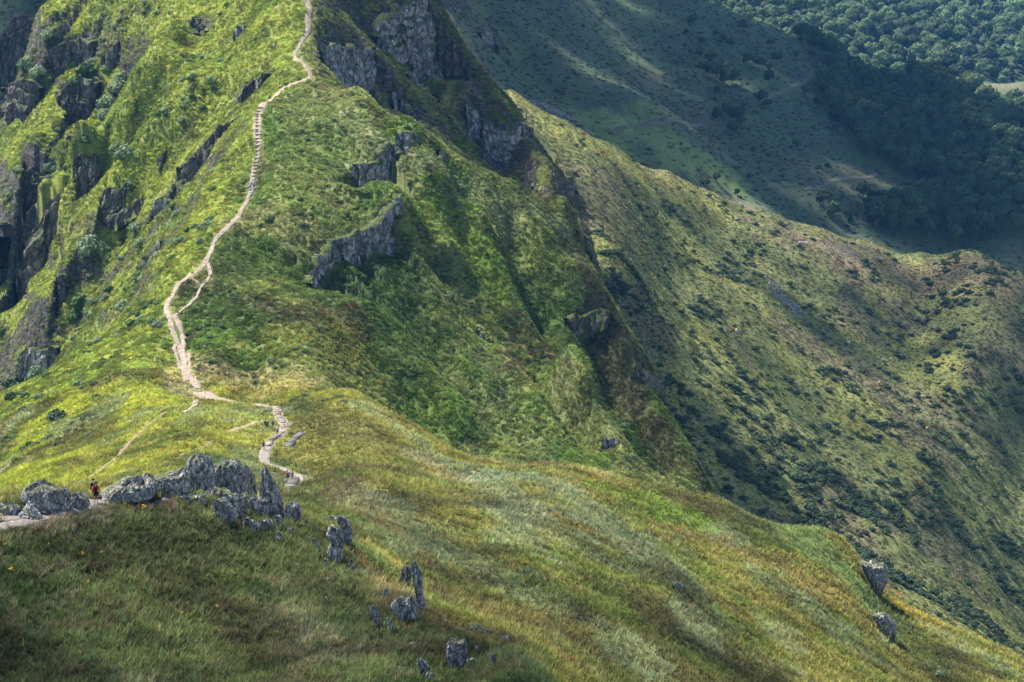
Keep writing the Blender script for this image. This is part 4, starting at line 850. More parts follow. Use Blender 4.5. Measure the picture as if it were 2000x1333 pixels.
def blob_crown(blobs, per, leaf, core=True, droop=0):
    Vs, Fs, b0 = [], [], 0
    for (cx, cy, cz, rx, rz) in blobs:
        if core:                                # dark inside of twigs and inner leaves
            u_ = np.linspace(0, 2 * math.pi, 7, endpoint=False); rows = []
            for e in (-1.2, -.4, .4, 1.2): rows.append(np.stack([cx + np.cos(u_) * math.cos(e) * rx * .72, cy + np.sin(u_) * math.cos(e) * rx * .72, np.full(7, cz + math.sin(e) * rz * .72)], 1))
            Vc = np.concatenate(rows); f = grid_faces(4, 7, True)[:, ::-1]; Vs.append(Vc); Fs.append(f + b0); b0 += len(Vc)
        n = int(per * rx * rx); d = rnd_unit(n); d[:, 2] = np.where(d[:, 2] < -.5, -d[:, 2], d[:, 2])
        lump = 1 + .14 * np.sin(d[:, 0] * 6 + cx * 5) * np.sin(d[:, 1] * 7 + cz * 3)
        cs = np.array([cx, cy, cz]) + d * lump[:, None] * rng.uniform(.8, 1.06, n)[:, None] * [rx, rx, rz]
        nn = d + rnd_unit(n) * .55; ax = np.cross(nn, rnd_unit(n)); ax /= np.linalg.norm(ax, axis=1)[:, None] + 1e-9
        upv = np.cross(nn, ax); upv /= np.linalg.norm(upv, axis=1)[:, None] + 1e-9
        V_, f = quads_from(cs, ax, upv, leaf * .5 * rng.uniform(.6, 1.4, n), leaf * rng.uniform(.6, 1.4, n)); Vs.append(V_); Fs.append(f + b0); b0 += len(V_)
    return np.concatenate(Vs), np.concatenate(Fs)
def trunk_mesh(h, r, limbs):
    V_, F_ = [], []; cyl(V_, F_, (0, 0, -.8), (.03 * h, 0, h * .55), r, r * .6); cyl(V_, F_, (.03 * h, 0, h * .55), (0, .02 * h, h), r * .6, r * .2)
    for k in range(limbs):
        a = k * 2.4; z = h * (.35 + .5 * k / limbs); cyl(V_, F_, (0.02 * h, 0, z), (math.cos(a) * h * .35, math.sin(a) * h * .35, z + h * .25), r * .4, r * .12, 5)
    return V_, F_
# crowns are about 10 m tall; the base sits on the ground
def beech(seed):
    r_ = random.Random(seed); bl = [(0, 0, 6.6, 3.4, 3.2)]
    for k in range(7):
        a = k * .9 + r_.random(); d = r_.uniform(1.6, 2.7); bl.append((math.cos(a) * d, math.sin(a) * d, r_.uniform(3.6, 7.8), r_.uniform(1.5, 2.3), r_.uniform(1.4, 2.1)))
    return blob_crown(bl, 22, .85)
def spruce_crown():
    bl = [(0, 0, z, (12.5 - z) * .24, 1.0) for z in (2.5, 4, 5.5, 7, 8.5, 10, 11.3)]
    return blob_crown(bl, 60, .55)
BEECH = [make_mesh('crown', *beech(s), M_BEECH, smooth=False, link=False) for s in (1, 2, 3)]
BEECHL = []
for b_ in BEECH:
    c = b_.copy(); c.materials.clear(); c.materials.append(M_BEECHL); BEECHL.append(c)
SPRUCE = make_mesh('crown', *spruce_crown(), M_SPRUCE, smooth=False, link=False)
SPRUCE_L = SPRUCE.copy(); SPRUCE_L.materials.clear(); SPRUCE_L.materials.append(leaf_mat('lit_spruce', (.035, .06, .03), .15, False, .3))  # lighter spruce copy, the forest's sunlight put into its needles
tv, tf = trunk_mesh(8, .32, 4); TRUNK = make_mesh('trunk', tv, tf, M_BARK, link=False)
def shrub_mesh(seed, mat, per=60, leaf=.26, tall=.8):
    r_ = random.Random(seed); bl = [(0, 0, .42 * tall, .62, .5 * tall)]
    for k in range(5):
        a = k * 1.26 + r_.random(); d = r_.uniform(.4, .62); bl.append((math.cos(a) * d, math.sin(a) * d, r_.uniform(.2, .4) * tall, r_.uniform(.32, .48), r_.uniform(.3, .42) * tall))
    return make_mesh('shrub', *blob_crown(bl, per * 3, leaf * .75), mat, smooth=False, link=False)
GORSE = [shrub_mesh(s, M_GORSE) for s in (11, 12, 13, 14)]
WILLOW = [shrub_mesh(s, M_WILLOW, 70, .2, 1.25) for s in (21, 22, 23)]
BUSH = [shrub_mesh(s, M_BUSH, 60, .22, 1.1) for s in (31, 32)]

def scatter(name, pts, scale, tint, protos, mat_kind, label, cat, squash=None):
    """one object whose points each carry a plant; for cover that nobody could count"""
    me = bpy.data.meshes.new(name); me.vertices.add(len(pts)); me.vertices.foreach_set('co', np.asarray(pts).ravel())
    for nm, dt, arr in (('size', 'FLOAT', scale), ('spin', 'FLOAT', rng.uniform(0, 6.28, len(pts)))):
        a = me.attributes.new(nm, dt, 'POINT'); a.data.foreach_set('value', np.asarray(arr, float))
    a = me.attributes.new('kind_id', 'INT', 'POINT'); a.data.foreach_set('value', rng.integers(0, len(protos), len(pts)).astype(np.int32))
    a = me.attributes.new('tint', 'FLOAT_VECTOR', 'POINT'); a.data.foreach_set('vector', np.asarray(tint, float).ravel())
    o = bpy.data.objects.new(name, me); COL.objects.link(o); tag(o, label, cat, kind='stuff')
    ng = bpy.data.node_groups.new(name, 'GeometryNodeTree'); ng.interface.new_socket('Geometry', in_out='INPUT', socket_type='NodeSocketGeometry'); ng.interface.new_socket('Geometry', in_out='OUTPUT', socket_type='NodeSocketGeometry')
    gi = ng.nodes.new('NodeGroupInput'); go = ng.nodes.new('NodeGroupOutput'); L_ = ng.links
    src = bpy.data.collections.new(name + '_kinds')
    for k, p in enumerate(protos):
        po = bpy.data.objects.new(f'{name}_plant_{k:02d}', p); src.objects.link(po)
    ci = ng.nodes.new('GeometryNodeCollectionInfo'); ci.inputs['Collection'].default_value = src; ci.inputs['Separate Children'].default_value = True; ci.inputs['Reset Children'].default_value = True
    ip = ng.nodes.new('GeometryNodeInstanceOnPoints'); ip.inputs['Pick Instance'].default_value = True
    def named(nm, dt):
        q_ = ng.nodes.new('GeometryNodeInputNamedAttribute'); q_.data_type = dt; q_.inputs['Name'].default_value = nm; return [s for s in q_.outputs if s.enabled and s.name == 'Attribute'][0]
    cx = ng.nodes.new('ShaderNodeCombineXYZ'); L_.new(named('spin', 'FLOAT'), cx.inputs['Z'])
    cs = ng.nodes.new('ShaderNodeCombineXYZ'); s_ = named('size', 'FLOAT'); L_.new(s_, cs.inputs[0]); L_.new(s_, cs.inputs[1])
    mz = ng.nodes.new('ShaderNodeMath'); mz.operation = 'MULTIPLY'; mz.inputs[1].default_value = squash or 1.0; L_.new(s_, mz.inputs[0]); L_.new(mz.outputs[0], cs.inputs[2])
    m2p = ng.nodes.new('GeometryNodeMeshToPoints'); L_.new(gi.outputs[0], m2p.inputs['Mesh'])
    L_.new(m2p.outputs[0], ip.inputs['Points']); L_.new(ci.outputs[0], ip.inputs['Instance']); L_.new(named('kind_id', 'INT'), ip.inputs['Instance Index'])
    L_.new(cx.outputs[0], ip.inputs['Rotation']); L_.new(cs.outputs[0], ip.inputs['Scale']); L_.new(ip.outputs[0], go.inputs[0])
    md = o.modifiers.new('plants', 'NODES'); md.node_group = ng
    return o

G = ZZ / YY
cm = np.maximum.accumulate(G, axis=1)
VIS = (G >= cm - .004) & (np.abs(XX / YY) < .30)
OPEN = VIS & (NOVEG.reshape(NS, NQ) < .5) & (slope < 5)
dq = np.gradient(Q); ds = np.gradient(S); AREA = (ds[:, None] * YY) * (dq[None, :] * YY) * np.sqrt(1 + np.minimum(slope, 5) ** 2)
def sample(mask, count, dens=1.0):
    w = (AREA * mask * dens).ravel(); idx = np.nonzero(w > 0)[0]; c = np.cumsum(w[idx]); pick = idx[np.searchsorted(c, rng.uniform(0, c[-1], count))]
    i, j = pick // NQ, pick % NQ
    s = S[i] + rng.uniform(-.5, .5, count) * ds[i]; y = np.exp(Q[j] + rng.uniform(-.5, .5, count) * dq[j]); x = s * y
    return x, y, zat(x, y), COLR.reshape(-1, 3)[pick]
CL = [make_mesh('clump', *clump(46, .55, .17), M_TINT, smooth=False, link=False) for _ in range(4)]
CLF = [make_mesh('clump', *clump(30, .4, .24), M_TINT, smooth=False, link=False) for _ in range(3)]
TU = [make_mesh('tuft', *tuft(13), M_TINT, smooth=False, link=False) for _ in range(4)]
def cover(name, mask, count, smin, smax, protos, label, bright=1.0, dens=1.0, sink=.1, squash=None, lum=(.55, 1.5), cat='ground cover'):
    x, y, z, c = sample(mask, count, dens); s = rng.uniform(smin, smax, count)
    # neighbouring plants of one kind keep together; the soft part of each bush takes the colour under it
    n_ = fbm(x / 3.2, y / 3.2, 3, 200); k = np.clip(1 + .55 * n_ + rng.normal(0, .22, count), *lum)
    c = c * (k * bright)[:, None]; c[:, 0] *= 1 + .12 * rng.normal(size=count); c[:, 1] *= 1 + .06 * rng.normal(size=count)
    return scatter(name, np.stack([x, y, z - s * sink], 1), s, np.clip(c, .005, .6), protos, None, label, cat, squash)
inA = (reg == 0)
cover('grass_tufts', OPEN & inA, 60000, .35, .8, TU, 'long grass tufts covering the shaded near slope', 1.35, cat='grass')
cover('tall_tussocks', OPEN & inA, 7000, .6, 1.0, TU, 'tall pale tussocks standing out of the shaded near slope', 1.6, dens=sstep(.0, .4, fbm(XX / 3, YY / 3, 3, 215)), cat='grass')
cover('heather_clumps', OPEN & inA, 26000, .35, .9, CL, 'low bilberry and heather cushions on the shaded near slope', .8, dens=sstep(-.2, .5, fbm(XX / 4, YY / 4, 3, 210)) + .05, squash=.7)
nearB = (reg == 1)
cover('meadow_grass', OPEN & nearB, 70000, .5, 1.0, TU, 'short dry grass on the sunny saddle meadow', 1.45, cat='grass')
cover('meadow_clumps', OPEN & nearB, 75000, .5, 1.25, CL, 'low heather and bilberry clumps on the saddle meadow', 1.15, squash=.55, dens=.35 + sstep(-.1, .5, fbm(XX / 7, YY / 5, 3, 211)))
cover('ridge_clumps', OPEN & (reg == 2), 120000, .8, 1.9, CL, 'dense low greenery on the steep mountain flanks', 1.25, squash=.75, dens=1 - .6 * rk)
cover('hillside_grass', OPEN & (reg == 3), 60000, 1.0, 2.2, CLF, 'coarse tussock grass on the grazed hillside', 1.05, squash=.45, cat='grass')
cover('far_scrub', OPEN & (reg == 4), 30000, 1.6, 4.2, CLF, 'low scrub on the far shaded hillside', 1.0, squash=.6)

# ------------------------------------------------------------------ single shrubs
def place(proto, name, loc, s, sz=None, rz=None):
    o = bpy.data.objects.new(name, proto); COL.objects.link(o); o.location = loc; o.scale = (s, s * random.uniform(.85, 1.15), sz or s)
    o.rotation_euler = (0, 0, random.uniform(0, 6.28) if rz is None else rz); return o
Z6 = """30 90 25,60 130 25,95 110 30,150 170 35,215 95 30,500 20 40,460 45 20,305 40 15,130 60 20,190 45 20,510 130 40,545 130 25,430 122 15,455 152 15,620 130 25,680 212 30,605 240 20,590 275 22,715 150 18,795 228 25,835 220 20,755 243 15,905 187 18,15 240 30,70 270 20,120 262 20,200 240 22,215 272 35,285 250 34,320 250 34,330 285 35,345 185 40,390 235 20,430 285 22,490 292 30,380 330 35,430 340 30,490 360 30,500 400 25,520 345 20,455 385 20,350 450 30,195 490 20,300 500 40,490 470 28,500 490 28,555 455 30,605 460 25,430 500 18,500 565 20,700 370 30,795 410 22,945 333 25,1210 435 32,1090 355 15,1455 415 20,1310 485 28,1285 515 25,1290 570 40,1320 590 35,1365 635 35,1400 550 35,1445 570 40,1520 610 40,1560 650 45,1600 650 40,1640 690 45,1680 700 40,1710 745 45,1745 770 40,1790 765 30,1240 690 28,1375 713 18,1440 768 22,1490 835 22,1525 795 15,1780 710 25,1810 730 25,1850 740 25,1575 520 18,1710 572 22,1780 545 25,1765 615 18,1930 655 25,1965 640 25,1955 480 28,1875 335 22,1985 560 22,680 550 30,715 575 30,745 600 30,575 605 30,610 620 30,680 680 28,730 695 30,785 665 20,860 660 25,965 712 16,815 745 25,845 765 25,740 720 20,785 815 22,850 840 25,890 820 20,1080 775 22,1020 782 18,1160 805 30,1190 820 26,1230 850 35,1345 905 20,1415 937 18,1235 930 40,1280 960 40,1310 1000 40,1350 1000 35,1045 945 30,1070 970 30,1100 1000 40,980 885 18,825 900 15,1475 980 25,1545 1000 30,1580 1025 30,1620 1060 35,1755 1095 30,1840 940 45,1870 980 45,1800 990 40,1890 1030 40,1930 830 55,1970 880 55,1900 880 45,1960 960 60,1930 1020 50,1970 1060 60,280 660 35,350 740 40,380 775 40,400 820 40,260 770 40,290 800 35,180 750 35,570 860 30,610 870 25,660 880 20,510 870 25,540 940 40,580 970 40,620 1020 40,660 1060 50,480 930 40,690 940 40,730 960 40,780 970 40,860 1040 40,840 960 40,1060 1185 35,1100 1090 35,1130 1120 35,1170 1140 35,1210 1160 35,1250 1190 40,1290 1200 35,1180 1230 50,900 1150 50,950 1180 50,850 1230 60,1030 1090 40,1700 1140 40,1760 1180 40,1800 1200 40,1850 1230 50,1880 1290 50,1960 1190 30,180 890 50,230 920 50,290 960 50,330 1000 50,380 1040 50,420 1120 60,550 1150 50,620 1230 60,700 1250 60,860 390 14,660 160 14,560 190 14,340 60 14,250 330 16,270 420 16,150 330 16,90 340 20,60 360 20"""
sh = [(1300 + float(a) / 2.854, 433 + float(b) / 2.854, float(c) / 2.854) for a, b, c in (t.split() for t in Z6.split(','))]
sh += [(u, v, w) for u, v, w in [(1180,330,8),(1215,385,10),(1232,392,10),(1245,400,12),(1262,408,12),(1280,420,14),(1300,440,14),(1270,365,7),(1195,375,9),(1225,420,9),(1160,335,8),(1290,395,9),(1310,405,8),(1345,425,9),(1330,480,12),(1225,455,9),(1185,430,9),(1205,450,10),(1258,478,12),(1280,495,12),(1215,500,10),(1255,520,12),(1285,540,12),(1300,560,12),(1240,560,11),(1232,600,11),(1262,610,11),(1290,630,12),(1330,610,12),(1350,650,13),(1300,690,12)]]
GRP = 'dark gorse bushes dotted over the grazed hillside'
# thickets lower down
gorse_poly = [([(1290,720),(1360,820),(1450,900),(1530,980)], 9, 34), ([(1440,870),(1560,930),(1660,990),(1760,1050)], 16, 60), ([(1500,900),(1600,950),(1700,990)], 14, 38), ([(1560,1000),(1700,1080),(1820,1170),(1940,1230)], 12, 46), ([(1700,940),(1800,1000),(1900,1060),(1990,1110)], 16, 40)]
ex = []
for pts, w, cnt in gorse_poly:
    p = hits(pts, ymin=520)
    for _ in range(cnt):
        t = random.uniform(0, len(p) - 1.001); i = int(t); q_ = p[i] + (p[i + 1] - p[i]) * (t - i); x = q_[0] + random.gauss(0, w * .5); y = q_[1] + random.gauss(0, w * .8)
        ex.append((x, y, random.uniform(1.6, 3.6)))
count = 0
SPECIAL = {(1240,690): 'round dark gorse bush alone just above the brown and white cow', (1575,520): 'small round gorse bush alone high on the right-hand pasture', (1210,435): 'tall dark gorse bush standing alone in the middle of the pasture', (945,333): 'lone oval gorse bush on the open grass above the stony scar', (905,187): 'small black-green gorse bush highest on the bare brown slope', (1875,335): 'gorse bush nearest the rounded brow at the right'}
spec = {(round(1300 + a / 2.854, 2), round(433 + b / 2.854, 2)): l for (a, b), l in SPECIAL.items()}
for u, v, wpx in sh:
    x, y, z = hit(u, v, ymin=520); s = max(.9, wpx * mpx(y) / 1.9) * (1.4 if wpx > 11.5 else 1.12)
    o = place(GORSE[count % 4], 'gorse_bush', (x, y, z - .1 * s), s, s * random.uniform(.75, 1.05)); count += 1
    l = spec.get((round(u, 2), round(v, 2)))
    tag(o, l or 'dark green gorse bush on the pale grazed hillside', 'bush', GRP)
rest = []
for x, y, s in ex:
    z = float(zat(x, y))
    if count < 300:
        o = place(GORSE[count % 4], 'gorse_bush', (x, y, z - .1 * s), s, s * .85); count += 1; tag(o, 'dark gorse bush in the thickets low on the grazed hillside', 'bush', 'gorse thicket on the lower hillside')
    else: rest.append((x, y, s))
gm = OPEN & (reg == 3)
dn = sstep(.05, .45, fbm(XX / 34 + .4 * fbm(XX / 12, YY / 12, 2, 9), YY / 26, 3, 301)) * (.25 + 1.6 * sstep(880, 640, YY)) + .03
dn = dn * (1 - sstep(1000, 1060, YY))
dn = dn * (.15 + 2.2 * sstep(.0, .5, fbm(XX / 9, YY / 9, 3, 303)))
x, y, z, c = sample(gm, 3600, dn)
rs = .5 + 2.4 * rng.random(len(x)) ** 1.8; P_ = np.stack([x, y, z - .1], 1)
if rest: P_ = np.concatenate([P_, [(a, b, float(zat(a, b)) - .1) for a, b, _ in rest]]); rs = np.concatenate([rs, [c_ for *_, c_ in rest]])
scatter('gorse_scrub', P_, rs, np.ones((len(P_), 3)) * .05, GORSE, None, 'small gorse and broom scrub spread over the grazed hillside', 'bushes', .75)

LS = [(95,62,40,'grey-green willow bush on the skyline of the left slope'),(55,118,45,'large pale bush on the edge of the shaded cliff, upper left'),(75,135,35,'pale bush just below the large cliff-edge bush'),(172,128,50,'bright bush crowning the second buttress'),(150,152,40,'spreading bush on the left lip of the second buttress'),(205,132,22,'small pale bush at the right end of the buttress top'),(232,163,50,'largest silvery willow in the bush band on the left slope'),(212,192,45,'silvery willow under the largest one in the band'),(190,181,25,'tall narrow bush left of the silvery willow band'),(238,145,30,'upper small bush of the silvery band'),(205,218,38,'round bush at the foot of the silvery willow band'),(246,292,50,'silvery bush in the shaded hollow of the left slope'),(226,285,30,'smaller green bush left of the silvery hollow bush'),(95,322,34,'pale bush topping the low brown buttress'),(166,268,32,'bush on the grass step beside the second buttress'),(152,232,20,'thin bush clinging beside the second buttress'),(410,152,24,'soft grey bush alone in the lit grass left of the path'),(376,186,18,'small upright bush on the lit slope left of the crag'),(396,206,18,'tiny bush below the small upright bush'),(310,218,20,'low bush in the bright grass of the upper left slope'),(562,157,11,'round green shrub beside the path bend'),(178,470,62,'large feathery bush above the shaded lower hollow'),(158,580,58,'bright leafy bush beside the brown wall, lower left'),(148,608,40,'green bush just under the bright leafy bush'),(112,800,50,'dark round bush alone on the smooth green slope'),(22,735,50,'dark bush at the left edge below the blocky outcrop'),(22,768,36,'lowest bush on the left edge of the photo'),(72,722,46,'grey-green bush at the foot of the blocky outcrop'),(8,520,50,'dark bush cut by the left edge of the photo'),(215,560,26,'upright small bush in the shaded lower hollow'),(243,592,40,'pale willow at the right side of the lower hollow'),(275,470,34,'light willow on the slope between hollow and ridge'),(268,440,36,'willow above the light one near the thin rock crest'),(345,415,26,'grey bush under the stepped grey crag'),(0,640,40,'bush half hidden at the left margin under the ragged wall'),(200,700,14,'low bush on the smooth green slope above the round one'),(162,855,14,'small low bush far down the smooth green slope'),(876,572,22,'pale round bush in the middle of the dark green flank'),(1221,828,18,'pale bush low in the shaded ravine'),(706,390,13,'small dark bush on the grassy shoulder'),(900,362,20,'grey bush on the flank just under the shoulder edge'),(950,368,18,'second grey bush to the right under the shoulder edge'),(868,285,9,'tiny bush beside the lone grey block'),(1096,212,16,'bright green tree beside the grey boulder field'),(1793,945,26,'dark green tree in the lower right scrub'),(1600,1008,44,'large dark bush above the edge of the near meadow'),(1638,1000,34,'dark bush touching the large one on its right'),(1578,972,26,'dark bush uphill of the large one'),(1602,915,20,'round grey-green tree on the lower hillside'),(1800,1262,24,'dark round bush below the rough rock, lower right'),(1836,1312,24,'grey willow near the bottom right corner'),(1945,1165,18,'small dark tree at the right edge above the meadow'),(50,1283,0,'')]
for k, (u, v, w, l) in enumerate(LS):
    if not l: continue
    dark = any(t in l for t in ('dark', 'bright', 'green shrub')); pale = any(t in l for t in ('pale', 'silvery', 'grey', 'willow', 'light', 'soft', 'feathery'))
    x, y, z = hit(u, v + w * .35, ymin=240 if v > 900 and u > 1700 else 400); s = w * mpx(y) / 1.9 * 1.1
    pr_ = WILLOW[k % 3] if pale else (BUSH[k % 2] if not dark or 'bright' in l else (GORSE[k % 4] if 'dark' in l else BUSH[0]))
    o = place(pr_, 'tree' if 'tree' in l else 'bush', (x, y, z - .15 * s), s, s * .95); tag(o, l, 'tree' if 'tree' in l else 'bush')
mc_ = OPEN & (((reg == 2) & (side > .4)) | ((reg == 1) & (YY > 380)))
x, y, z, c = sample(mc_, 1500, sstep(.0, .5, fbm(XX / 18, YY / 18, 3, 306)) * sstep(-.2, .4, fbm(XX / 5, YY / 5, 2, 307)) + .02)
scatter('flank_shrubs', np.stack([x, y, z - .15], 1), .45 + 1.1 * rng.random(len(x)) ** 2, np.ones((len(x), 3)) * .1, BUSH + GORSE[:2], None, 'dark low shrubs scattered over the green mountain flank', 'bushes', .7)
# loose scrub on the left slope
ml = OPEN & (reg == 2) & (side < .3)
x, y, z, c = sample(ml, 700, sstep(.2, .6, fbm(XX / 22, YY / 22, 3, 305)) + .02)
scatter('slope_scrub', np.stack([x, y, z - .2], 1), rng.uniform(.7, 2.0, len(x)), np.ones((len(x), 3)) * .1, WILLOW + BUSH, None, 'small pale willow scrub on the steep left slope', 'bushes', .8)

# ------------------------------------------------------------------ trees of the far hillside
T3 = """150 130 60,115 190 30,200 245 40,280 195 30,320 220 40,360 255 45,300 240 25,190 310 45,430 160 50,440 60 40,470 95 30,585 250 40,730 320 35,820 315 50,615 340 60,580 390 40,460 345 60,520 370 60,250 350 60,210 400 70,280 430 80,350 400 60,370 450 80,330 460 60,575 455 60,285 520 40,760 235 50,500 540 30,540 560 60,570 590 50,440 600 50,350 640 80,400 670 80,380 730 70,290 660 60,420 690 50,780 520 50,870 500 60,850 590 60,900 410 50,925 650 45,945 730 45,730 820 55,485 840 25,515 915 25,470 1000 40,285 1005 45,230 1030 40,400 1080 35,880 1130 80,850 950 35,900 940 35,1100 1080 80,1160 1100 70,1210 1100 50,940 1200 80,1310 950 50,1450 920 60,1010 1210 50"""
CON = [(1490,1070,70),(1420,1090,60),(1150,1190,70),(1030,1215,60),(650,1260,10)]
tree_n = 0
def tree(u=None, v=None, wpx=None, loc=None, s=None, kind='beech', light=False, label=None, group=None):
    global tree_n
    if loc is None:
        x, y, z = hit(u, v, ymin=1120); s = wpx * mpx(y) / 7.6
    else: x, y, z = loc
    root = empty('spruce_tree' if kind == 'spruce' else 'beech_tree', (x, y, z - .4 * s), random.uniform(0, 6.28), label, 'tree', group)
    root.scale = (s, s, s * random.uniform(.85, 1.1))
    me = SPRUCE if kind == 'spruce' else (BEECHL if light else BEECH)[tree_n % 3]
    for nm, m_ in (('crown', me), ('trunk', TRUNK)):
        c = bpy.data.objects.new(nm, m_); COL.objects.link(c); c.parent = root
    tree_n += 1; return root
for t in T3.split(','):
    a, b, c = (float(w) for w in t.split())
    tree(1300 + a / 2.854, (b + c * .35) / 2.854, c / 2.854 * 1.05, label='dark broadleaf tree scattered on the shaded far slope', group='single trees on the far slope')
for a, b, c in CON[:4]: tree(1300 + a / 2.854, (b + c * .4) / 2.854, c / 2.854 * .8, kind='spruce', label='narrow dark spruce among the round trees of the valley wood', group='spruces in the valley wood')
def inpoly(px, py, poly):
    r_ = np.zeros(len(px), bool); n = len(poly)
    for i in range(n):
        (x1, y1), (x2, y2) = poly[i], poly[(i + 1) % n]
        c = ((y1 > py) != (y2 > py)) & (px < (x2 - x1) * (py - y1) / ((y2 - y1) or 1e-9) + x1); r_ ^= c
    return r_
# the wood: its border on the ground, surveyed through picture points
wood_w = [[tuple(hit(u, v, ymin=1120)[:2]) for u, v in poly] for poly in (
  [(1625,118),(1720,160),(1800,190),(1900,215),(2010,235),(2080,300),(2080,450),(1960,470),(1890,480),(1830,480),(1770,465),(1710,450),(1700,425),(1770,400),(1800,395),(1850,375),(1830,360),(1780,350),(1730,322),(1690,300),(1655,255),(1620,215),(1605,165)],)]
wp = wood_w[0]
def dart(mask, n, rad, dens=1.0):
    x, y, z, c = sample(mask, n, dens); keep = []; cell = {}
    for k in range(len(x)):
        i, j = int(x[k] // rad), int(y[k] // rad); ok = True
        for a in (-1, 0, 1):
            for b_ in (-1, 0, 1):
                for q_ in cell.get((i + a, j + b_), ()):
                    if (x[k] - x[q_]) ** 2 + (y[k] - y[q_]) ** 2 < rad * rad: ok = False; break
                if not ok: break
            if not ok: break
        if ok: cell.setdefault((i, j), []).append(k); keep.append(k)
    return x[keep], y[keep], z[keep]
inw = np.zeros(NS * NQ, bool); cand = np.nonzero((reg == 4).ravel() & (YY.ravel() > 1120))[0]
inw[cand] = inpoly(XX.ravel()[cand], YY.ravel()[cand], wp); inw = inw.reshape(NS, NQ)
# belt along the brow
brow = hits([(1480,38),(1540,68),(1600,96),(1660,122),(1740,152),(1830,184),(1860,192)], ymin=1500)
bi, bd, bs_, bt = near_poly(brow, 50); bm_ = np.zeros(NS * NQ, bool); bm_[bi[(bd < 16)]] = True
VT = (G >= cm - .012) & (np.abs(S)[:, None] < .32)
x, y, z = dart((inw | (bm_.reshape(NS, NQ) & (reg == 4))) & VT, 9000, 8.8)
o_ = np.argsort(y); rest_t = []
for k in o_:
    s = random.uniform(1.1, 1.7)
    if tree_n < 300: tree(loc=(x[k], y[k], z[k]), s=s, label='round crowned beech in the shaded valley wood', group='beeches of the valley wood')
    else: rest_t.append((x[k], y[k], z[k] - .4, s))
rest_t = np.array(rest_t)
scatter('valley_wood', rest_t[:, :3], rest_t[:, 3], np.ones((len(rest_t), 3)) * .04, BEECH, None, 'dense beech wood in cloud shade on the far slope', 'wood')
fm = (reg == 5) & VT & (YY < 3300) & (S[:, None] > .02)
mead = np.zeros(NS * NQ, bool); i5, d5, s5, t5 = near_poly(hits([(1860,168),(1900,172),(2000,190),(2060,196)], ymin=1850), 90); mead[i5[d5 < 70]] = True
fm &= ~mead.reshape(NS, NQ)
x, y, z = dart(fm, 16000, 10.5)
keep = fbm(x / 70, y / 70, 3, 501) > -.62; x, y, z = x[keep], y[keep], z[keep]
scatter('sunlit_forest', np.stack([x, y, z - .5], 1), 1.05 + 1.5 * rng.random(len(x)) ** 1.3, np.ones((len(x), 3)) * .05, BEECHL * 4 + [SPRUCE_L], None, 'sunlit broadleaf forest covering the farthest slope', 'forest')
def to_px(x, y, z):
    dd = y * cp + z * sp_; return 1000 + F * x / dd, 666.5 - F * (z * cp - y * sp_) / dd
LM_HILL = [(1438,648,'the huddle of cows'),(1560,474,'the pale cows near the brown crest'),(1530,597,'the stony scar'),(1761,699,'the brown and white cow'),(1657,673,'the lone white cow'),(1446,566,'the orange cow in the gorse'),(1425,512,'the orange-red upper cow'),(1140,266,'the highest cow of the herd'),(1177,302,'the second highest cow'),(1232,366,'the cow on the upper left hillside'),(1810,841,'the lowest tan cow'),(1717,752,'the tan cow above the thicket'),(1705,1125,'the grassy-topped crag'),(1606,1005,'the big bush above the meadow'),(1602,915,'the round grey-green tree'),(1793,945,'the dark green tree'),(1880,500,'the rounded brow'),(1700,480,'the brown peak of the crest'),(1360,930,'the rock foot of the green spur'),(1270,735,'the rock nose of the green spur'),(1180,540,'the spur edge'),(1450,400,'the middle of the sunlit crest'),(1990,760,'the right edge of the photo'),(1900,690,'the largest dark thicket')]
LM_FAR = [(1612,118,'the top of the hill track'),(1560,165,'the bend of the hill track'),(1480,200,'the lower end of the hill track'),(1690,350,'the lower track'),(1600,368,'the left end of the lower track'),(1690,428,'the short grey road'),(1400,0,'the skyline brow'),(1300,243,'the bright grass patch'),(1405,145,'the largest tree clump'),(1430,235,'the second tree clump'),(1450,390,'the sunlit crest'),(1640,240,'the edge of the wood')]
used_labels = set()
def place_label(o, x, y, z, LM, noun, adj):
    u, v = to_px(x, y, z); c = sorted(LM, key=lambda l: (l[0] - u) ** 2 + (l[1] - v) ** 2)
    for (lu, lv, ln) in c[:5]:
        du, dv = u - lu, v - lv; D = math.hypot(du, dv); h_ = 'right' if du > 0 else 'left'; w_ = 'below' if dv > 0 else 'above'
        way = (h_ + ' of' if abs(du) > 2.2 * abs(dv) else w_ if abs(dv) > 2.2 * abs(du) else w_ + ' and ' + h_ + ' of')
        far = 'right beside and ' if D < 14 else 'just ' if D < 32 else 'a little ' if D < 60 else '' if D < 100 else 'well '
        l = ('%s %s %s%s %s' % (adj, noun, far, way, ln)).strip()
        if l not in used_labels and len(l.split()) <= 16: used_labels.add(l); o['label'] = l; return
def size_word(w): return 'tiny' if w < 6.5 else 'small' if w < 9.5 else 'medium-sized' if w < 13 else 'large' if w < 18 else 'very large'
for o in list(COL.objects):
    if o.name.startswith('gorse_bush') and 'group' in o.keys() and ('pale grazed' in o['label'] or 'thickets low' in o['label']):
        x_, y_, z_ = o.location; place_label(o, x_, y_, z_, LM_HILL, 'gorse bush', size_word(o.scale[0] * 1.9 / mpx(y_)))
    if o.name.startswith(('beech_tree', 'spruce_tree')) and o.get('group') in ('single trees on the far slope', 'spruces in the valley wood'):
        x_, y_, z_ = o.location; place_label(o, x_, y_, z_, LM_FAR, 'dark spruce' if 'spruce' in o.name else 'broadleaf tree', size_word(o.scale[0] * 7.6 / mpx(y_) * .7))
print('trees', tree_n, len(rest_t), len(x), 'shrubs', count)

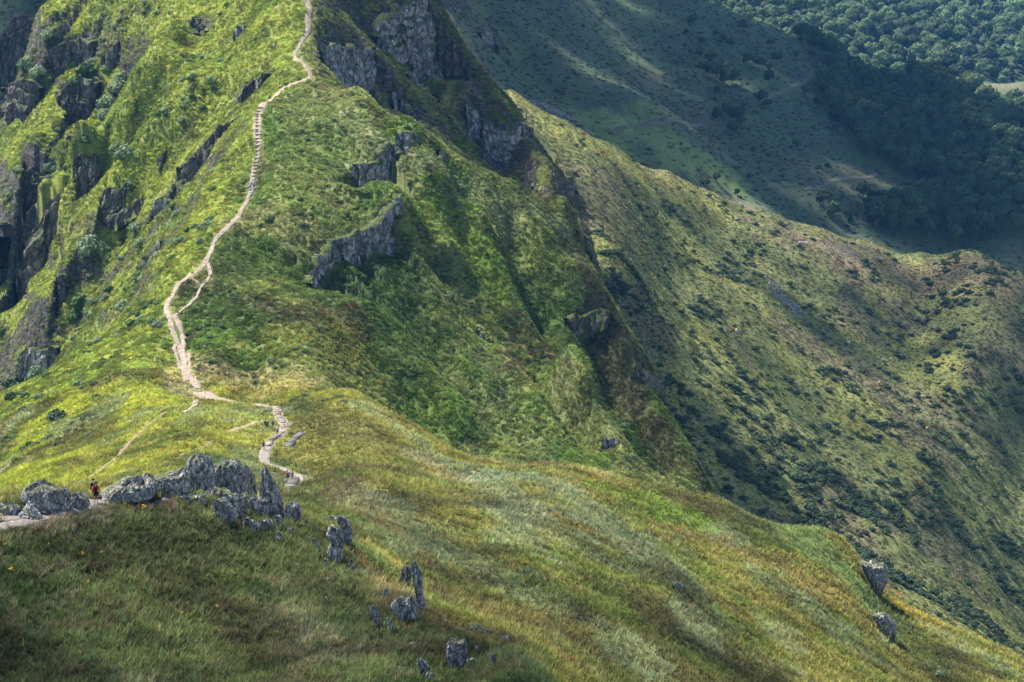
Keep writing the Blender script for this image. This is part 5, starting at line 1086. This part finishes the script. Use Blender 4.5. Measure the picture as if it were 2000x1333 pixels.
# ------------------------------------------------------------------ people and cattle
def skin_mesh(name, verts, edges, radii, root=0, sub=1):
    me = bpy.data.meshes.new(name); me.from_pydata(verts, edges, []); o = bpy.data.objects.new(name, me); COL.objects.link(o)
    md = o.modifiers.new('skin', 'SKIN'); md.use_smooth_shade = True
    for k, r in enumerate(radii):
        sv = me.skin_vertices[0].data[k]; sv.radius = (r, r) if np.ndim(r) == 0 else r; sv.use_root = (k == root)
    if sub: m2 = o.modifiers.new('sub', 'SUBSURF'); m2.levels = sub; m2.render_levels = sub
    dg = bpy.context.evaluated_depsgraph_get(); out = bpy.data.meshes.new_from_object(o.evaluated_get(dg)); bpy.data.objects.remove(o); bpy.data.meshes.remove(me)
    out.name = name; return out
def chain_mesh(name, joints, chains, rad, mat, sub=1):
    names = []; [names.append(j) for c in chains for j in c if j not in names]
    e = [(names.index(a), names.index(b)) for c in chains for a, b in zip(c, c[1:])]
    me = skin_mesh(name, [joints[j] for j in names], e, [rad[j] for j in names], 0, sub); me.materials.append(mat); return me
MC = {}
def cmat(c):
    c = tuple(c)
    if c not in MC: MC[c] = plain('cloth_%d' % len(MC), c, sc=4, var=.15)
    return MC[c]
SKIN = (.42, .24, .16)
def person(label, loc, face, top, legs, shoe=(.05, .045, .04), hair=(.05, .035, .02), hat=None, pack=None, shorts=True, sit=False, stride=.18, lean=.0, group=None, height=1.75):
    root = empty('person', loc, face, label, 'person', group); k = height / 1.75; root.scale = (k, k, k)
    J = {}
    dz = -.48 if sit else 0
    J['pelvis'] = (0, 0, .95 + dz); J['waist'] = (0, .02 + lean * .3, 1.10 + dz); J['chest'] = (0, .03 + lean * .8, 1.32 + dz); J['neck'] = (0, .03 + lean, 1.50 + dz)
    J['head0'] = (0, .05 + lean * 1.1, 1.60 + dz); J['head1'] = (0, .06 + lean * 1.2, 1.71 + dz)
    for n_, s_ in (('L', -1), ('R', 1)):
        J['sh' + n_] = (.19 * s_, .02 + lean * .9, 1.42 + dz); J['el' + n_] = (.27 * s_, -.02 + lean * .7 + s_ * .05, 1.14 + dz); J['wr' + n_] = (.27 * s_, .10 + lean * .7 + s_ * .12, .93 + dz)
        J['pa' + n_] = (.27 * s_, .13 + lean * .7 + s_ * .13, .87 + dz)
        for f in range(4): J['f%d%s' % (f, n_)] = (.27 * s_ + .0, .10 + f * .022 + lean * .7 + s_ * .13, .80 - (.0 if f in (1, 2) else -.012) + dz)
        J['th' + n_] = (.245 * s_, .18 + lean * .7 + s_ * .13, .85 + dz)
        J['hip' + n_] = (.10 * s_, 0, .90 + dz)
        if sit: J['kn' + n_] = (.13 * s_, .42, .50); J['an' + n_] = (.13 * s_, .48, .09); J['toe' + n_] = (.14 * s_, .64, .04)
        else:
            y_ = stride * s_; J['kn' + n_] = (.11 * s_, y_ * .6 + .04, .50); J['an' + n_] = (.11 * s_, y_, .09 + (.03 if s_ < 0 else 0)); J['toe' + n_] = (.12 * s_, y_ + .16, .035)
    rad = dict(pelvis=(.15, .11), waist=(.135, .10), chest=(.17, .115), neck=.052, head0=.085, head1=.095)
    for n_ in 'LR': rad.update({'sh' + n_: .062, 'el' + n_: .043, 'wr' + n_: .028, 'pa' + n_: (.022, .035), 'th' + n_: .010, 'hip' + n_: .088, 'kn' + n_: .058, 'an' + n_: .036, 'toe' + n_: .03}); rad.update({'f%d%s' % (f, n_): .008 for f in range(4)})
    body = [['pelvis', 'waist', 'chest', 'neck', 'head0', 'head1']]
    for n_ in 'LR': body += [['chest', 'sh' + n_, 'el' + n_, 'wr' + n_, 'pa' + n_, 'f1' + n_], ['pa' + n_, 'f0' + n_], ['pa' + n_, 'f2' + n_], ['pa' + n_, 'f3' + n_], ['wr' + n_, 'th' + n_], ['pelvis', 'hip' + n_, 'kn' + n_, 'an' + n_, 'toe' + n_]]
    add = lambda nm, me: setattr_(nm, me, root)
    def setattr_(nm, me, par):
        o = bpy.data.objects.new(nm, me); COL.objects.link(o); o.parent = par; return o
    add('body', chain_mesh('body', J, body, rad, cmat(SKIN)))
    r2 = {a: (np.array(b) + .016 if np.ndim(b) else b + .016) for a, b in rad.items()}; r2 = {a: (tuple(b) if np.ndim(b) else b) for a, b in r2.items()}
    add('jacket', chain_mesh('jacket', J, [['pelvis', 'waist', 'chest'], ['chest', 'shL', 'elL', 'wrL'], ['chest', 'shR', 'elR', 'wrR']], r2, cmat(top)))
    r3 = {a: (tuple(np.array(b) + .022) if np.ndim(b) else b + .022) for a, b in rad.items()}
    J2 = dict(J)
    if shorts:
        for n_ in 'LR': J2['kn' + n_] = tuple(np.array(J['hip' + n_]) * .15 + np.array(J['kn' + n_]) * .85)
    end = lambda n_: ['pelvis', 'hip' + n_, 'kn' + n_] + ([] if shorts else ['an' + n_])
    add('shorts' if shorts else 'trousers', chain_mesh('trousers', J2, [end('L'), end('R')], r3, cmat(legs)))
    for n_ in 'LR': add('shoe', chain_mesh('shoe', {**J, 'heel': tuple(np.array(J['an' + n_]) - [0, .05, .045])}, [['heel', 'toe' + n_]], {'heel': .05, 'toe' + n_: .045}, cmat(shoe)))
    h1 = J['head1']
    V_, F_ = blob_crown([(h1[0], h1[1] - .02, h1[2] + .03, .112, .10)], 0, .01)
    o = make_mesh('hat' if hat else 'hair', V_, F_, cmat(hat or hair), parent=root); 
    sc_ = 1.4
    for v in o.data.vertices: v.co = Vector((h1[0], h1[1] - .02, h1[2] + .03)) + (v.co - Vector((h1[0], h1[1] - .02, h1[2] + .03))) * sc_
    if hat:
        V_, F_ = [], []; cyl(V_, F_, (h1[0], h1[1], h1[2] + .02), (h1[0], h1[1], h1[2] + .045), .17, .13, 12); make_mesh('brim', V_, F_, cmat(hat), parent=o)
    if pack:
        bm = bmesh.new(); bmesh.ops.create_cube(bm, size=1); bmesh.ops.scale(bm, vec=(.25, .18, .46), verts=bm.verts); bmesh.ops.bevel(bm, geom=bm.edges[:], offset=.06, segments=3, affect='EDGES')
        for v in bm.verts: v.co.y *= 1 - .35 * max(0, v.co.z * 2)
        bmesh.ops.translate(bm, verts=bm.verts, vec=(0, -.20 + lean * .6, 1.24 + dz)); me = bpy.data.meshes.new('backpack'); bm.to_mesh(me); bm.free(); me.materials.append(cmat(pack)); bp_ = add('backpack', me)
        for s_ in (-1, 1):
            me = chain_mesh('strap', {'a': (.11 * s_, -.10, 1.44 + dz), 'b': (.12 * s_, .02 + lean, 1.50 + dz), 'c': (.13 * s_, .17 + lean, 1.36 + dz), 'd': (.13 * s_, .10, 1.06 + dz)}, [['a', 'b', 'c', 'd']], dict(a=.02, b=.02, c=.02, d=.02), cmat(pack), 0); q_ = bpy.data.objects.new('strap', me); COL.objects.link(q_); q_.parent = bp_
    return root
P = lambda u, v, ymin=110: hit(u, v, ymin=ymin)
person('hiker in red jacket, dark shorts and hat with black backpack on the near trail', P(188, 983), .15, (.62, .035, .02), (.008, .009, .014), shoe=(.12, .12, .14), hat=(.012, .015, .05), pack=(.010, .012, .020), lean=.02, stride=.10)
x, y, z = P(180, 976); person('hiker all in black walking just ahead of the one in red', (x, y + .8, float(zat(x, y + .8)) - .1), .5, (.012, .014, .02), (.010, .011, .016), shorts=False, hair=(.015, .012, .01), stride=.22, lean=.08)
PP = [(519, 838, 'dark-haired walker in black on the left of the group by the plank walk', (.015, .015, .018), (.02, .02, .025), False, None, .3),
 (523, 839, 'walker in brown and black close behind the leftmost of the group', (.10, .06, .04), (.03, .03, .035), False, None, .3),
 (533, 838, 'walker in a bright blue jacket beside the plank walk', (.02, .10, .50), (.10, .08, .06), True, None, 2.6),
 (542, 852, 'walker in pale grey with a light hat on the plank walk', (.28, .30, .36), (.06, .06, .08), False, (.5, .5, .5), 3.0),
 (515, 880, 'walker in navy shirt and dark shorts alone on the left of the path', (.02, .025, .06), (.015, .015, .03), True, None, 3.1)]
for u, v, l, t_, lg, sh_, ht, fc in PP: person(l, P(u, v, 200), fc, t_, lg, shorts=sh_, hat=ht, pack=(.03, .03, .04) if 'navy' in l or 'blue' in l else None, stride=.12)
x, y, z = P(562, 940, 200); person('walker in a red and white top left on the plank platform', (x, y, z), 3.0, (.38, .07, .06), (.05, .05, .06), shorts=True, hair=(.22, .12, .05), stride=.1)
x, y, z = P(571, 940, 200); person('walker in a pale lilac top right on the plank platform', (x, y, z), 3.3, (.42, .36, .45), (.25, .25, .27), shorts=True, pack=(.35, .12, .14), stride=.1)
person('person in dark blue resting in the grass right of the ridge path', P(402, 679, 400), 1.0, (.02, .03, .09), (.4, .38, .36), sit=True, shorts=False)

def cow_mesh():
    J = dict(rump=(-.75, 0, 1.16), mid=(-.1, 0, 1.08), sho=(.55, 0, 1.14), neck=(.95, 0, 1.18), poll=(1.22, 0, 1.16), muz=(1.52, 0, .86), tail0=(-.98, 0, 1.2), tail1=(-1.08, 0, .55))
    rad = dict(rump=(.30, .33), mid=(.36, .40), sho=(.28, .36), neck=(.15, .22), poll=.15, muz=.095, tail0=.04, tail1=.035)
    ch = [['mid', 'rump', 'tail0', 'tail1'], ['mid', 'sho', 'neck', 'poll', 'muz']]
    for n_, s_ in (('L', -1), ('R', 1)):
        J.update({'fs' + n_: (.55, .20 * s_, .80), 'fk' + n_: (.57, .20 * s_, .42), 'ff' + n_: (.55, .20 * s_, .03), 'hh' + n_: (-.72, .20 * s_, .84), 'hk' + n_: (-.92, .20 * s_, .46), 'hf' + n_: (-.84, .20 * s_, .03), 'ea' + n_: (1.18, .24 * s_, 1.17)})
        rad.update({'fs' + n_: .13, 'fk' + n_: .065, 'ff' + n_: .055, 'hh' + n_: .17, 'hk' + n_: .07, 'hf' + n_: .055, 'ea' + n_: (.05, .02)})
        ch += [['sho', 'fs' + n_, 'fk' + n_, 'ff' + n_], ['rump', 'hh' + n_, 'hk' + n_, 'hf' + n_], ['poll', 'ea' + n_]]
    return chain_mesh('cow_body', J, ch, rad, cmat((.3, .1, .04)))
COWM = cow_mesh()
V_, F_ = [], []
for s_ in (-1, 1): cyl(V_, F_, (1.22, .08 * s_, 1.28), (1.22, .30 * s_, 1.36), .035, .03); cyl(V_, F_, (1.22, .30 * s_, 1.36), (1.30, .38 * s_, 1.60), .03, .01)
HORN = make_mesh('horns', V_, F_, plain('horn', (.5, .45, .35)), link=False)
def cow_mat(name, a, b, thr):
    m_, nd, lk, bb = new_mat(name); tc = N(nd, 'ShaderNodeTexCoord'); n1 = N(nd, 'ShaderNodeTexNoise'); n1.inputs['Scale'].default_value = 1.6; lk.new(tc.outputs['Object'], n1.inputs['Vector'])
    cr = N(nd, 'ShaderNodeValToRGB'); cr.color_ramp.interpolation = 'CONSTANT'; cr.color_ramp.elements[0].color = (*a, 1); cr.color_ramp.elements[1].color = (*b, 1); cr.color_ramp.elements[1].position = thr
    lk.new(n1.outputs['Fac'], cr.inputs['Fac']); lk.new(cr.outputs[0], bb.inputs['Base Color']); return m_
CM = {'red': cow_mat('red_hide', (.17, .055, .022), (.20, .065, .026), .5), 'white': cow_mat('white_hide', (.5, .46, .42), (.55, .5, .46), .5), 'pied': cow_mat('pied_hide', (.12, .035, .02), (.6, .56, .5), .56), 'tan': cow_mat('tan_hide', (.34, .20, .10), (.38, .24, .12), .5), 'dark': cow_mat('dark_hide', (.03, .018, .012), (.04, .02, .015), .5)}
COWS = [(1438,650,'white','white cow in the huddle at the bare patch of the hillside',1.5),(1430,651,'red','red-brown cow left in the huddle at the bare patch',.6),(1434,642,'dark','dark cow at the back of the huddle on the bare patch',2.2),(1438,663,'red','red-brown cow just below the huddle at the bare patch',1.2),(1559,471,'tan','tan cow on the pasture near the brown crest',1.3),(1563,478,'white','white cow next to the tan one near the brown crest',.2),(1574,479,'white','white cow a little right of the tan and white pair',3.0),(1597,473,'tan','tan cow farthest right of the group near the crest',2.9),(1425,512,'red','orange-red cow among the gorse in the upper pasture',1.7),(1482,521,'tan','pale tan cow on the dry patch above the stony scar',.4),(1446,566,'red','orange cow peeping out between gorse bushes',1.6),(1521,599,'tan','tan cow at the left end of the stony scar',1.4),(1537,603,'red','red-brown cow on the stony scar',.3),(1565,634,'red','orange cow below the right end of the stony scar',.9),(1625,641,'dark','nearly black cow lying right of the stony scar',0.1),(1657,673,'white','white cow alone in the middle of the pasture',1.9),(1724,705,'white','left white calf beside the brown and white cow',.5),(1740,704,'white','right white calf beside the brown and white cow',2.5),(1761,699,'pied','brown and white cow on the open pasture at right',.2),(1717,752,'tan','tan cow at the top of the large dark thicket',1.1),(1810,841,'tan','tan cow low on the right of the pasture',1.4),(1801,777,'white','small white cow between thickets at right',.7),(1140,266,'red','orange cow near the sunlit crest, highest of the herd',.4),(1177,302,'red','red-brown cow below the highest one near the crest',2.7),(1232,366,'red','orange cow in the bushes on the upper left of the hillside',1.0)]
for u, v, cm_, l, rz in COWS:
    x, y, z = hit(u, v, ymin=560); root = empty('cow', (x, y, z - .05), rz, l, 'cow', 'cattle grazing on the hillside'); sc_ = .75 if 'calf' in l or 'small' in l else 1.15; root.scale = (sc_,) * 3
    o = bpy.data.objects.new('body', COWM); COL.objects.link(o); o.parent = root; o.material_slots[0].link = 'OBJECT'; o.material_slots[0].material = CM[cm_]
    o = bpy.data.objects.new('horns', HORN); COL.objects.link(o); o.parent = root

# ------------------------------------------------------------------ stones: cairn, scree, scar, rubble along the trail
def pebble(seed):
    r_ = np.random.default_rng(seed); bm = bmesh.new(); bmesh.ops.create_icosphere(bm, subdivisions=1, radius=.5)
    v = np.array([q_.co[:] for q_ in bm.verts]); f = np.array([[w.index for w in p_.verts] for p_ in bm.faces]); bm.free()
    v = v * r_.uniform(.75, 1.2, (len(v), 1)) * [1, .8, .6]; return v, f
PEB = [make_mesh('stone', *pebble(k), M_STONE, smooth=False, link=False) for k in range(4)]
M_GSTONE = rock_material('grey_stone', (.07, .068, .066), (.18, .175, .17), (.34, .33, .32), 1.5, .05, None)
GST = [make_mesh('stone', *pebble(k + 9), M_GSTONE, smooth=False, link=False) for k in range(4)]
cx_, cy_, cz_ = P(58, 1012); root = empty('cairn', (cx_, cy_, cz_), 0, 'heap of whitish stones beside the trail at the left edge', 'stone heap')
for k in range(190):
    a = random.uniform(0, 6.28); r_ = random.random() ** .6; hh_ = (1 - r_) * 1.35 * random.uniform(.75, 1)
    o = bpy.data.objects.new('stone', PEB[k % 4]); COL.objects.link(o); o.parent = root; o.location = (math.cos(a) * r_ * .98, math.sin(a) * r_ * .8, hh_ + .05); s_ = random.uniform(.15, .28); o.scale = (s_, s_, s_); o.rotation_euler = (random.random() * 3, random.random() * 3, random.random() * 6)
def strew(name, pts, w, count_, smin, smax, label, ymin, protos=None):
    p = hits(pts, ymin=ymin); q_ = []
    for _ in range(count_):
        t = random.uniform(0, len(p) - 1.001); i = int(t); b_ = p[i] + (p[i + 1] - p[i]) * (t - i); x = b_[0] + random.gauss(0, w * .5); y = b_[1] + random.gauss(0, w * .7); q_.append((x, y, float(zat(x, y)) + .02))
    scatter(name, q_, rng.uniform(smin, smax, count_) ** 1, np.ones((count_, 3)), protos or GST, None, label, 'stones')
strew('boulder_field', [(1010,188),(1060,205),(1100,225),(1140,245)], 6, 420, .6, 1.8, 'grey boulder field behind the sunlit crest at the foot of the far slope', 960)
strew('stony_scar', [(1500,545),(1530,590),(1545,600),(1570,615)], 4, 260, .6, 1.9, 'grey stones spilling down a bare scar on the grazed hillside', 560)
strew('crest_scree', [(1600,480),(1650,490),(1680,500)], 8, 200, .5, 1.3, 'loose grey stones on the brown crest', 560)
strew('trail_gravel', [(0,1030),(60,1020),(110,1005),(150,994),(190,981),(225,979)], .8, 900, .05, .22, 'loose gravel and pebbles on the near trail', 110)
strew('rubble', [(0,1005),(60,1000),(110,998),(170,988),(250,984),(330,975),(400,975)], 1.0, 260, .12, .5, 'rubble lying along the foot of the near rocks', 110)
strew('path_stones', [(484,392),(492,375),(494,360),(498,350)], 1.6, 120, .3, .9, 'rough dark stones at the foot of the ridge steps', 450)
strew('path_rubble', [(340,600),(335,640),(350,680),(360,720),(370,745),(400,775)], 1.2, 200, .15, .45, 'stones on the worn lower part of the ridge path', 400)
strew('crest_rubble', [(600,1050),(680,1120),(740,1180),(820,1230),(900,1280),(980,1300)], 3.5, 90, .15, .6, 'small stones poking from the grass down the near crest', 110)

# ------------------------------------------------------------------ flowers
def ragwort():
    V_, F_ = [], []; mi = []
    for k in range(5):
        a = k * 1.3; x_, y_ = math.cos(a) * .12, math.sin(a) * .12; cyl(V_, F_, (x_ * .3, y_ * .3, 0), (x_, y_, .55 + .06 * k), .012, .008, 3); 
    n1_ = len(F_); 
    for k in range(5):
        a = k * 1.3; x_, y_, z_ = math.cos(a) * .12, math.sin(a) * .12, .57 + .06 * k
        for q_ in range(4): box_into(V_, F_, (x_ + random.uniform(-.07, .07), y_ + random.uniform(-.07, .07), z_ + random.uniform(0, .04)), (.03, .03, .012))
    me = bpy.data.meshes.new('flowers'); me.from_pydata(V_, [], F_); me.materials.append(M_STALK); me.materials.append(M_YEL); me.polygons.foreach_set('material_index', [0 if k < n1_ else 1 for k in range(len(F_))]); return me
RAG = ragwort()
FL = [(281,1003,1.6,'largest clump of yellow flowers, on the trail bend under the rocks'),(2,1018,1.3,'yellow flowers cut by the left edge beside the trail'),(10,1072,1,'yellow flower low at the left edge of the shaded slope'),(95,1070,.8,'small orange-yellow flower in the upper shaded grass'),(162,1090,1,'yellow flower left of the middle of the shaded slope'),(198,1088,1,'yellow flowers forming a pair with their left neighbour'),(226,1100,.8,'yellow flower above the centre of the shaded slope'),(172,1148,1.2,'bright yellow flower head in the left part of the shaded slope'),(22,1125,1.4,'tall yellow flowers near the left edge of the shaded slope'),(226,1122,.8,'yellow flower near the tall green spikes'),(424,1194,1,'yellow flowers right of centre in the shaded slope'),(355,1206,1,'yellow flower in the middle of the shaded slope'),(300,1212,.7,'faint yellow flower left of the middle one'),(516,1198,1,'yellow flower stalks at the right of the shaded slope'),(428,1238,.7,'little yellow flower low right in the shaded slope'),(156,1284,1,'yellow flower lowest in the shaded slope'),(546,792,2.0,'orange-yellow flowering broom where the plank walk leaves the saddle')]
for u, v, s_, l in FL:
    x, y, z = hit(u, v, ymin=110 if v > 960 else 300); o = bpy.data.objects.new('yellow_flower', RAG); COL.objects.link(o); o.location = (x, y, z); o.scale = (s_ * .55,) * 3; o.rotation_euler = (0, 0, random.random() * 6); tag(o, l, 'flower')
V_, F_ = [], []; cyl(V_, F_, (0, 0, 0), (.03, 0, .7), .012, .03, 4); cyl(V_, F_, (.03, 0, .7), (.04, 0, 1.1), .035, .008, 4)
SPK = make_mesh('spike', V_, F_, M_STALK, smooth=False, link=False)
sm_ = OPEN & nearB & (YY < 235) & (XX > -12)
x, y, z, c = sample(sm_, 900, sstep(0, .5, fbm(XX / 14, YY / 14, 3, 401)) + .02)
scatter('flower_spikes', np.stack([x, y, z], 1), rng.uniform(.6, 1.15, len(x)), np.ones((len(x), 3)), [SPK], None, 'thin yellow-green flower spikes standing in the lower meadow', 'flower spikes')
x, y, z, c = sample(OPEN & inA, 90)
scatter('foreground_spikes', np.stack([x, y, z], 1), rng.uniform(.5, 1.0, len(x)), np.ones((len(x), 3)), [SPK], None, 'a few pale green flower spikes on the shaded near slope', 'flower spikes')

# ------------------------------------------------------------------ clouds overhead and the haze of the valley
zmax = float(ZZ[:, Y < 3400].max()); zmin = float(ZZ.min()); print('z', zmin, zmax)
def cloud_mat(name, T):
    m_, nd, lk, b = new_mat(name); b.inputs['Base Color'].default_value = (.9, .9, .9, 1)
    tr = N(nd, 'ShaderNodeBsdfTransparent'); ms = N(nd, 'ShaderNodeMixShader'); ms.inputs['Fac'].default_value = 1 - T
    lk.new(tr.outputs[0], ms.inputs[1]); lk.new(b.outputs[0], ms.inputs[2]); lk.new(ms.outputs[0], nd['Material Output'].inputs['Surface'])
    return m_
M_CLOUD = cloud_mat('thin_cloud', .82); M_CLOUD2 = cloud_mat('dense_cloud', .62)
bm = bmesh.new(); bmesh.ops.create_icosphere(bm, subdivisions=2, radius=1); IV = np.array([v.co[:] for v in bm.verts]); IF = np.array([[v.index for v in f.verts] for f in bm.faces]); bm.free()
CLOUD_Z = zmax + 420
def cloud(label, parts, puff=(5, 14), mat=None):
    Vs, Fs, b0 = [], [], 0
    for (cx, cy, rx, ry, n, edge) in parts:
        z0 = float(zat(min(max(cx, -.5 * cy), .5 * cy), cy)); t = (CLOUD_Z - z0) / SUN.z
        for _ in range(n):
            a = random.uniform(0, 2 * math.pi); r_ = math.sqrt(random.random()) * (1 + edge * random.gauss(0, .5))
            pr_ = random.uniform(*puff); h = random.uniform(-1, 1) * pr_
            c = np.array([cx + math.cos(a) * r_ * rx + SUN.x * t, cy + math.sin(a) * r_ * ry + SUN.y * t, CLOUD_Z + h])
            Vs.append(IV * [pr_, pr_, pr_ * .6] * (1 + .12 * rng.normal(size=(len(IV), 1))) + c); Fs.append(IF + b0); b0 += len(IV)
    o = make_mesh('cloud', np.concatenate(Vs), np.concatenate(Fs), mat or M_CLOUD); return tag(o, kind='structure')
def W2(u, v, **k): return hit(u, v, **k)[:2]
cloud('cloud over the near spur', [(-22, 120, 36, 32, 27, .2), (12, 118, 28, 28, 18, .25), (-60, 122, 30, 22, 8, .2), (22, 170, 30, 24, 8, .5), (30, 225, 45, 40, 22, .6), (60, 270, 40, 40, 14, .6)], (5, 11))
cloud('cloud over far slope', [(90, 1480, 220, 250, 200, .1), (290, 1450, 150, 250, 135, .1), (400, 1480, 160, 260, 110, .1), (-40, 1300, 90, 180, 60, .1), (180, 1680, 130, 60, 60, .1), (60, 1300, 110, 140, 60, .2), (240, 1300, 150, 80, 70, .2), (-20, 1150, 50, 120, 30, .4)], (14, 28), M_CLOUD2)
cloud('cloud over upper mountain', [(-50, 705, 36, 45, 40, .3), (0, 720, 36, 45, 40, .3), (25, 690, 30, 30, 22, .4)], (6, 12), M_CLOUD2)
cloud('cloud over the corner', [(-240, 920, 60, 110, 110, .2)], (8, 16), M_CLOUD2)
cloud('cloud over the lower flank', [(46, 545, 24, 46, 22, .6)], (5, 10))
cloud('cloud over pasture', [(195, 900, 90, 110, 60, .5), (230, 1010, 70, 60, 40, .4), (170, 740, 70, 60, 26, .5)], (9, 18))

hz = bpy.data.materials.new('valley_haze'); hz.use_nodes = True; hn = hz.node_tree.nodes; hn.remove(hn['Principled BSDF'])
pv = hn.new('ShaderNodeVolumePrincipled'); pv.inputs['Color'].default_value = (.14, .46, 1.0, 1); pv.inputs['Density'].default_value = .000027; pv.inputs['Anisotropy'].default_value = .2
hz.node_tree.links.new(pv.outputs[0], hn['Material Output'].inputs['Volume'])
V_, F_ = [], []; box_into(V_, F_, (0, 1750, (zmax + 25 + zmin - 8) / 2), (2300, 2100, (zmax + 25 - zmin + 8) / 2))
tag(make_mesh('haze', V_, F_, hz, smooth=False), kind='stuff')
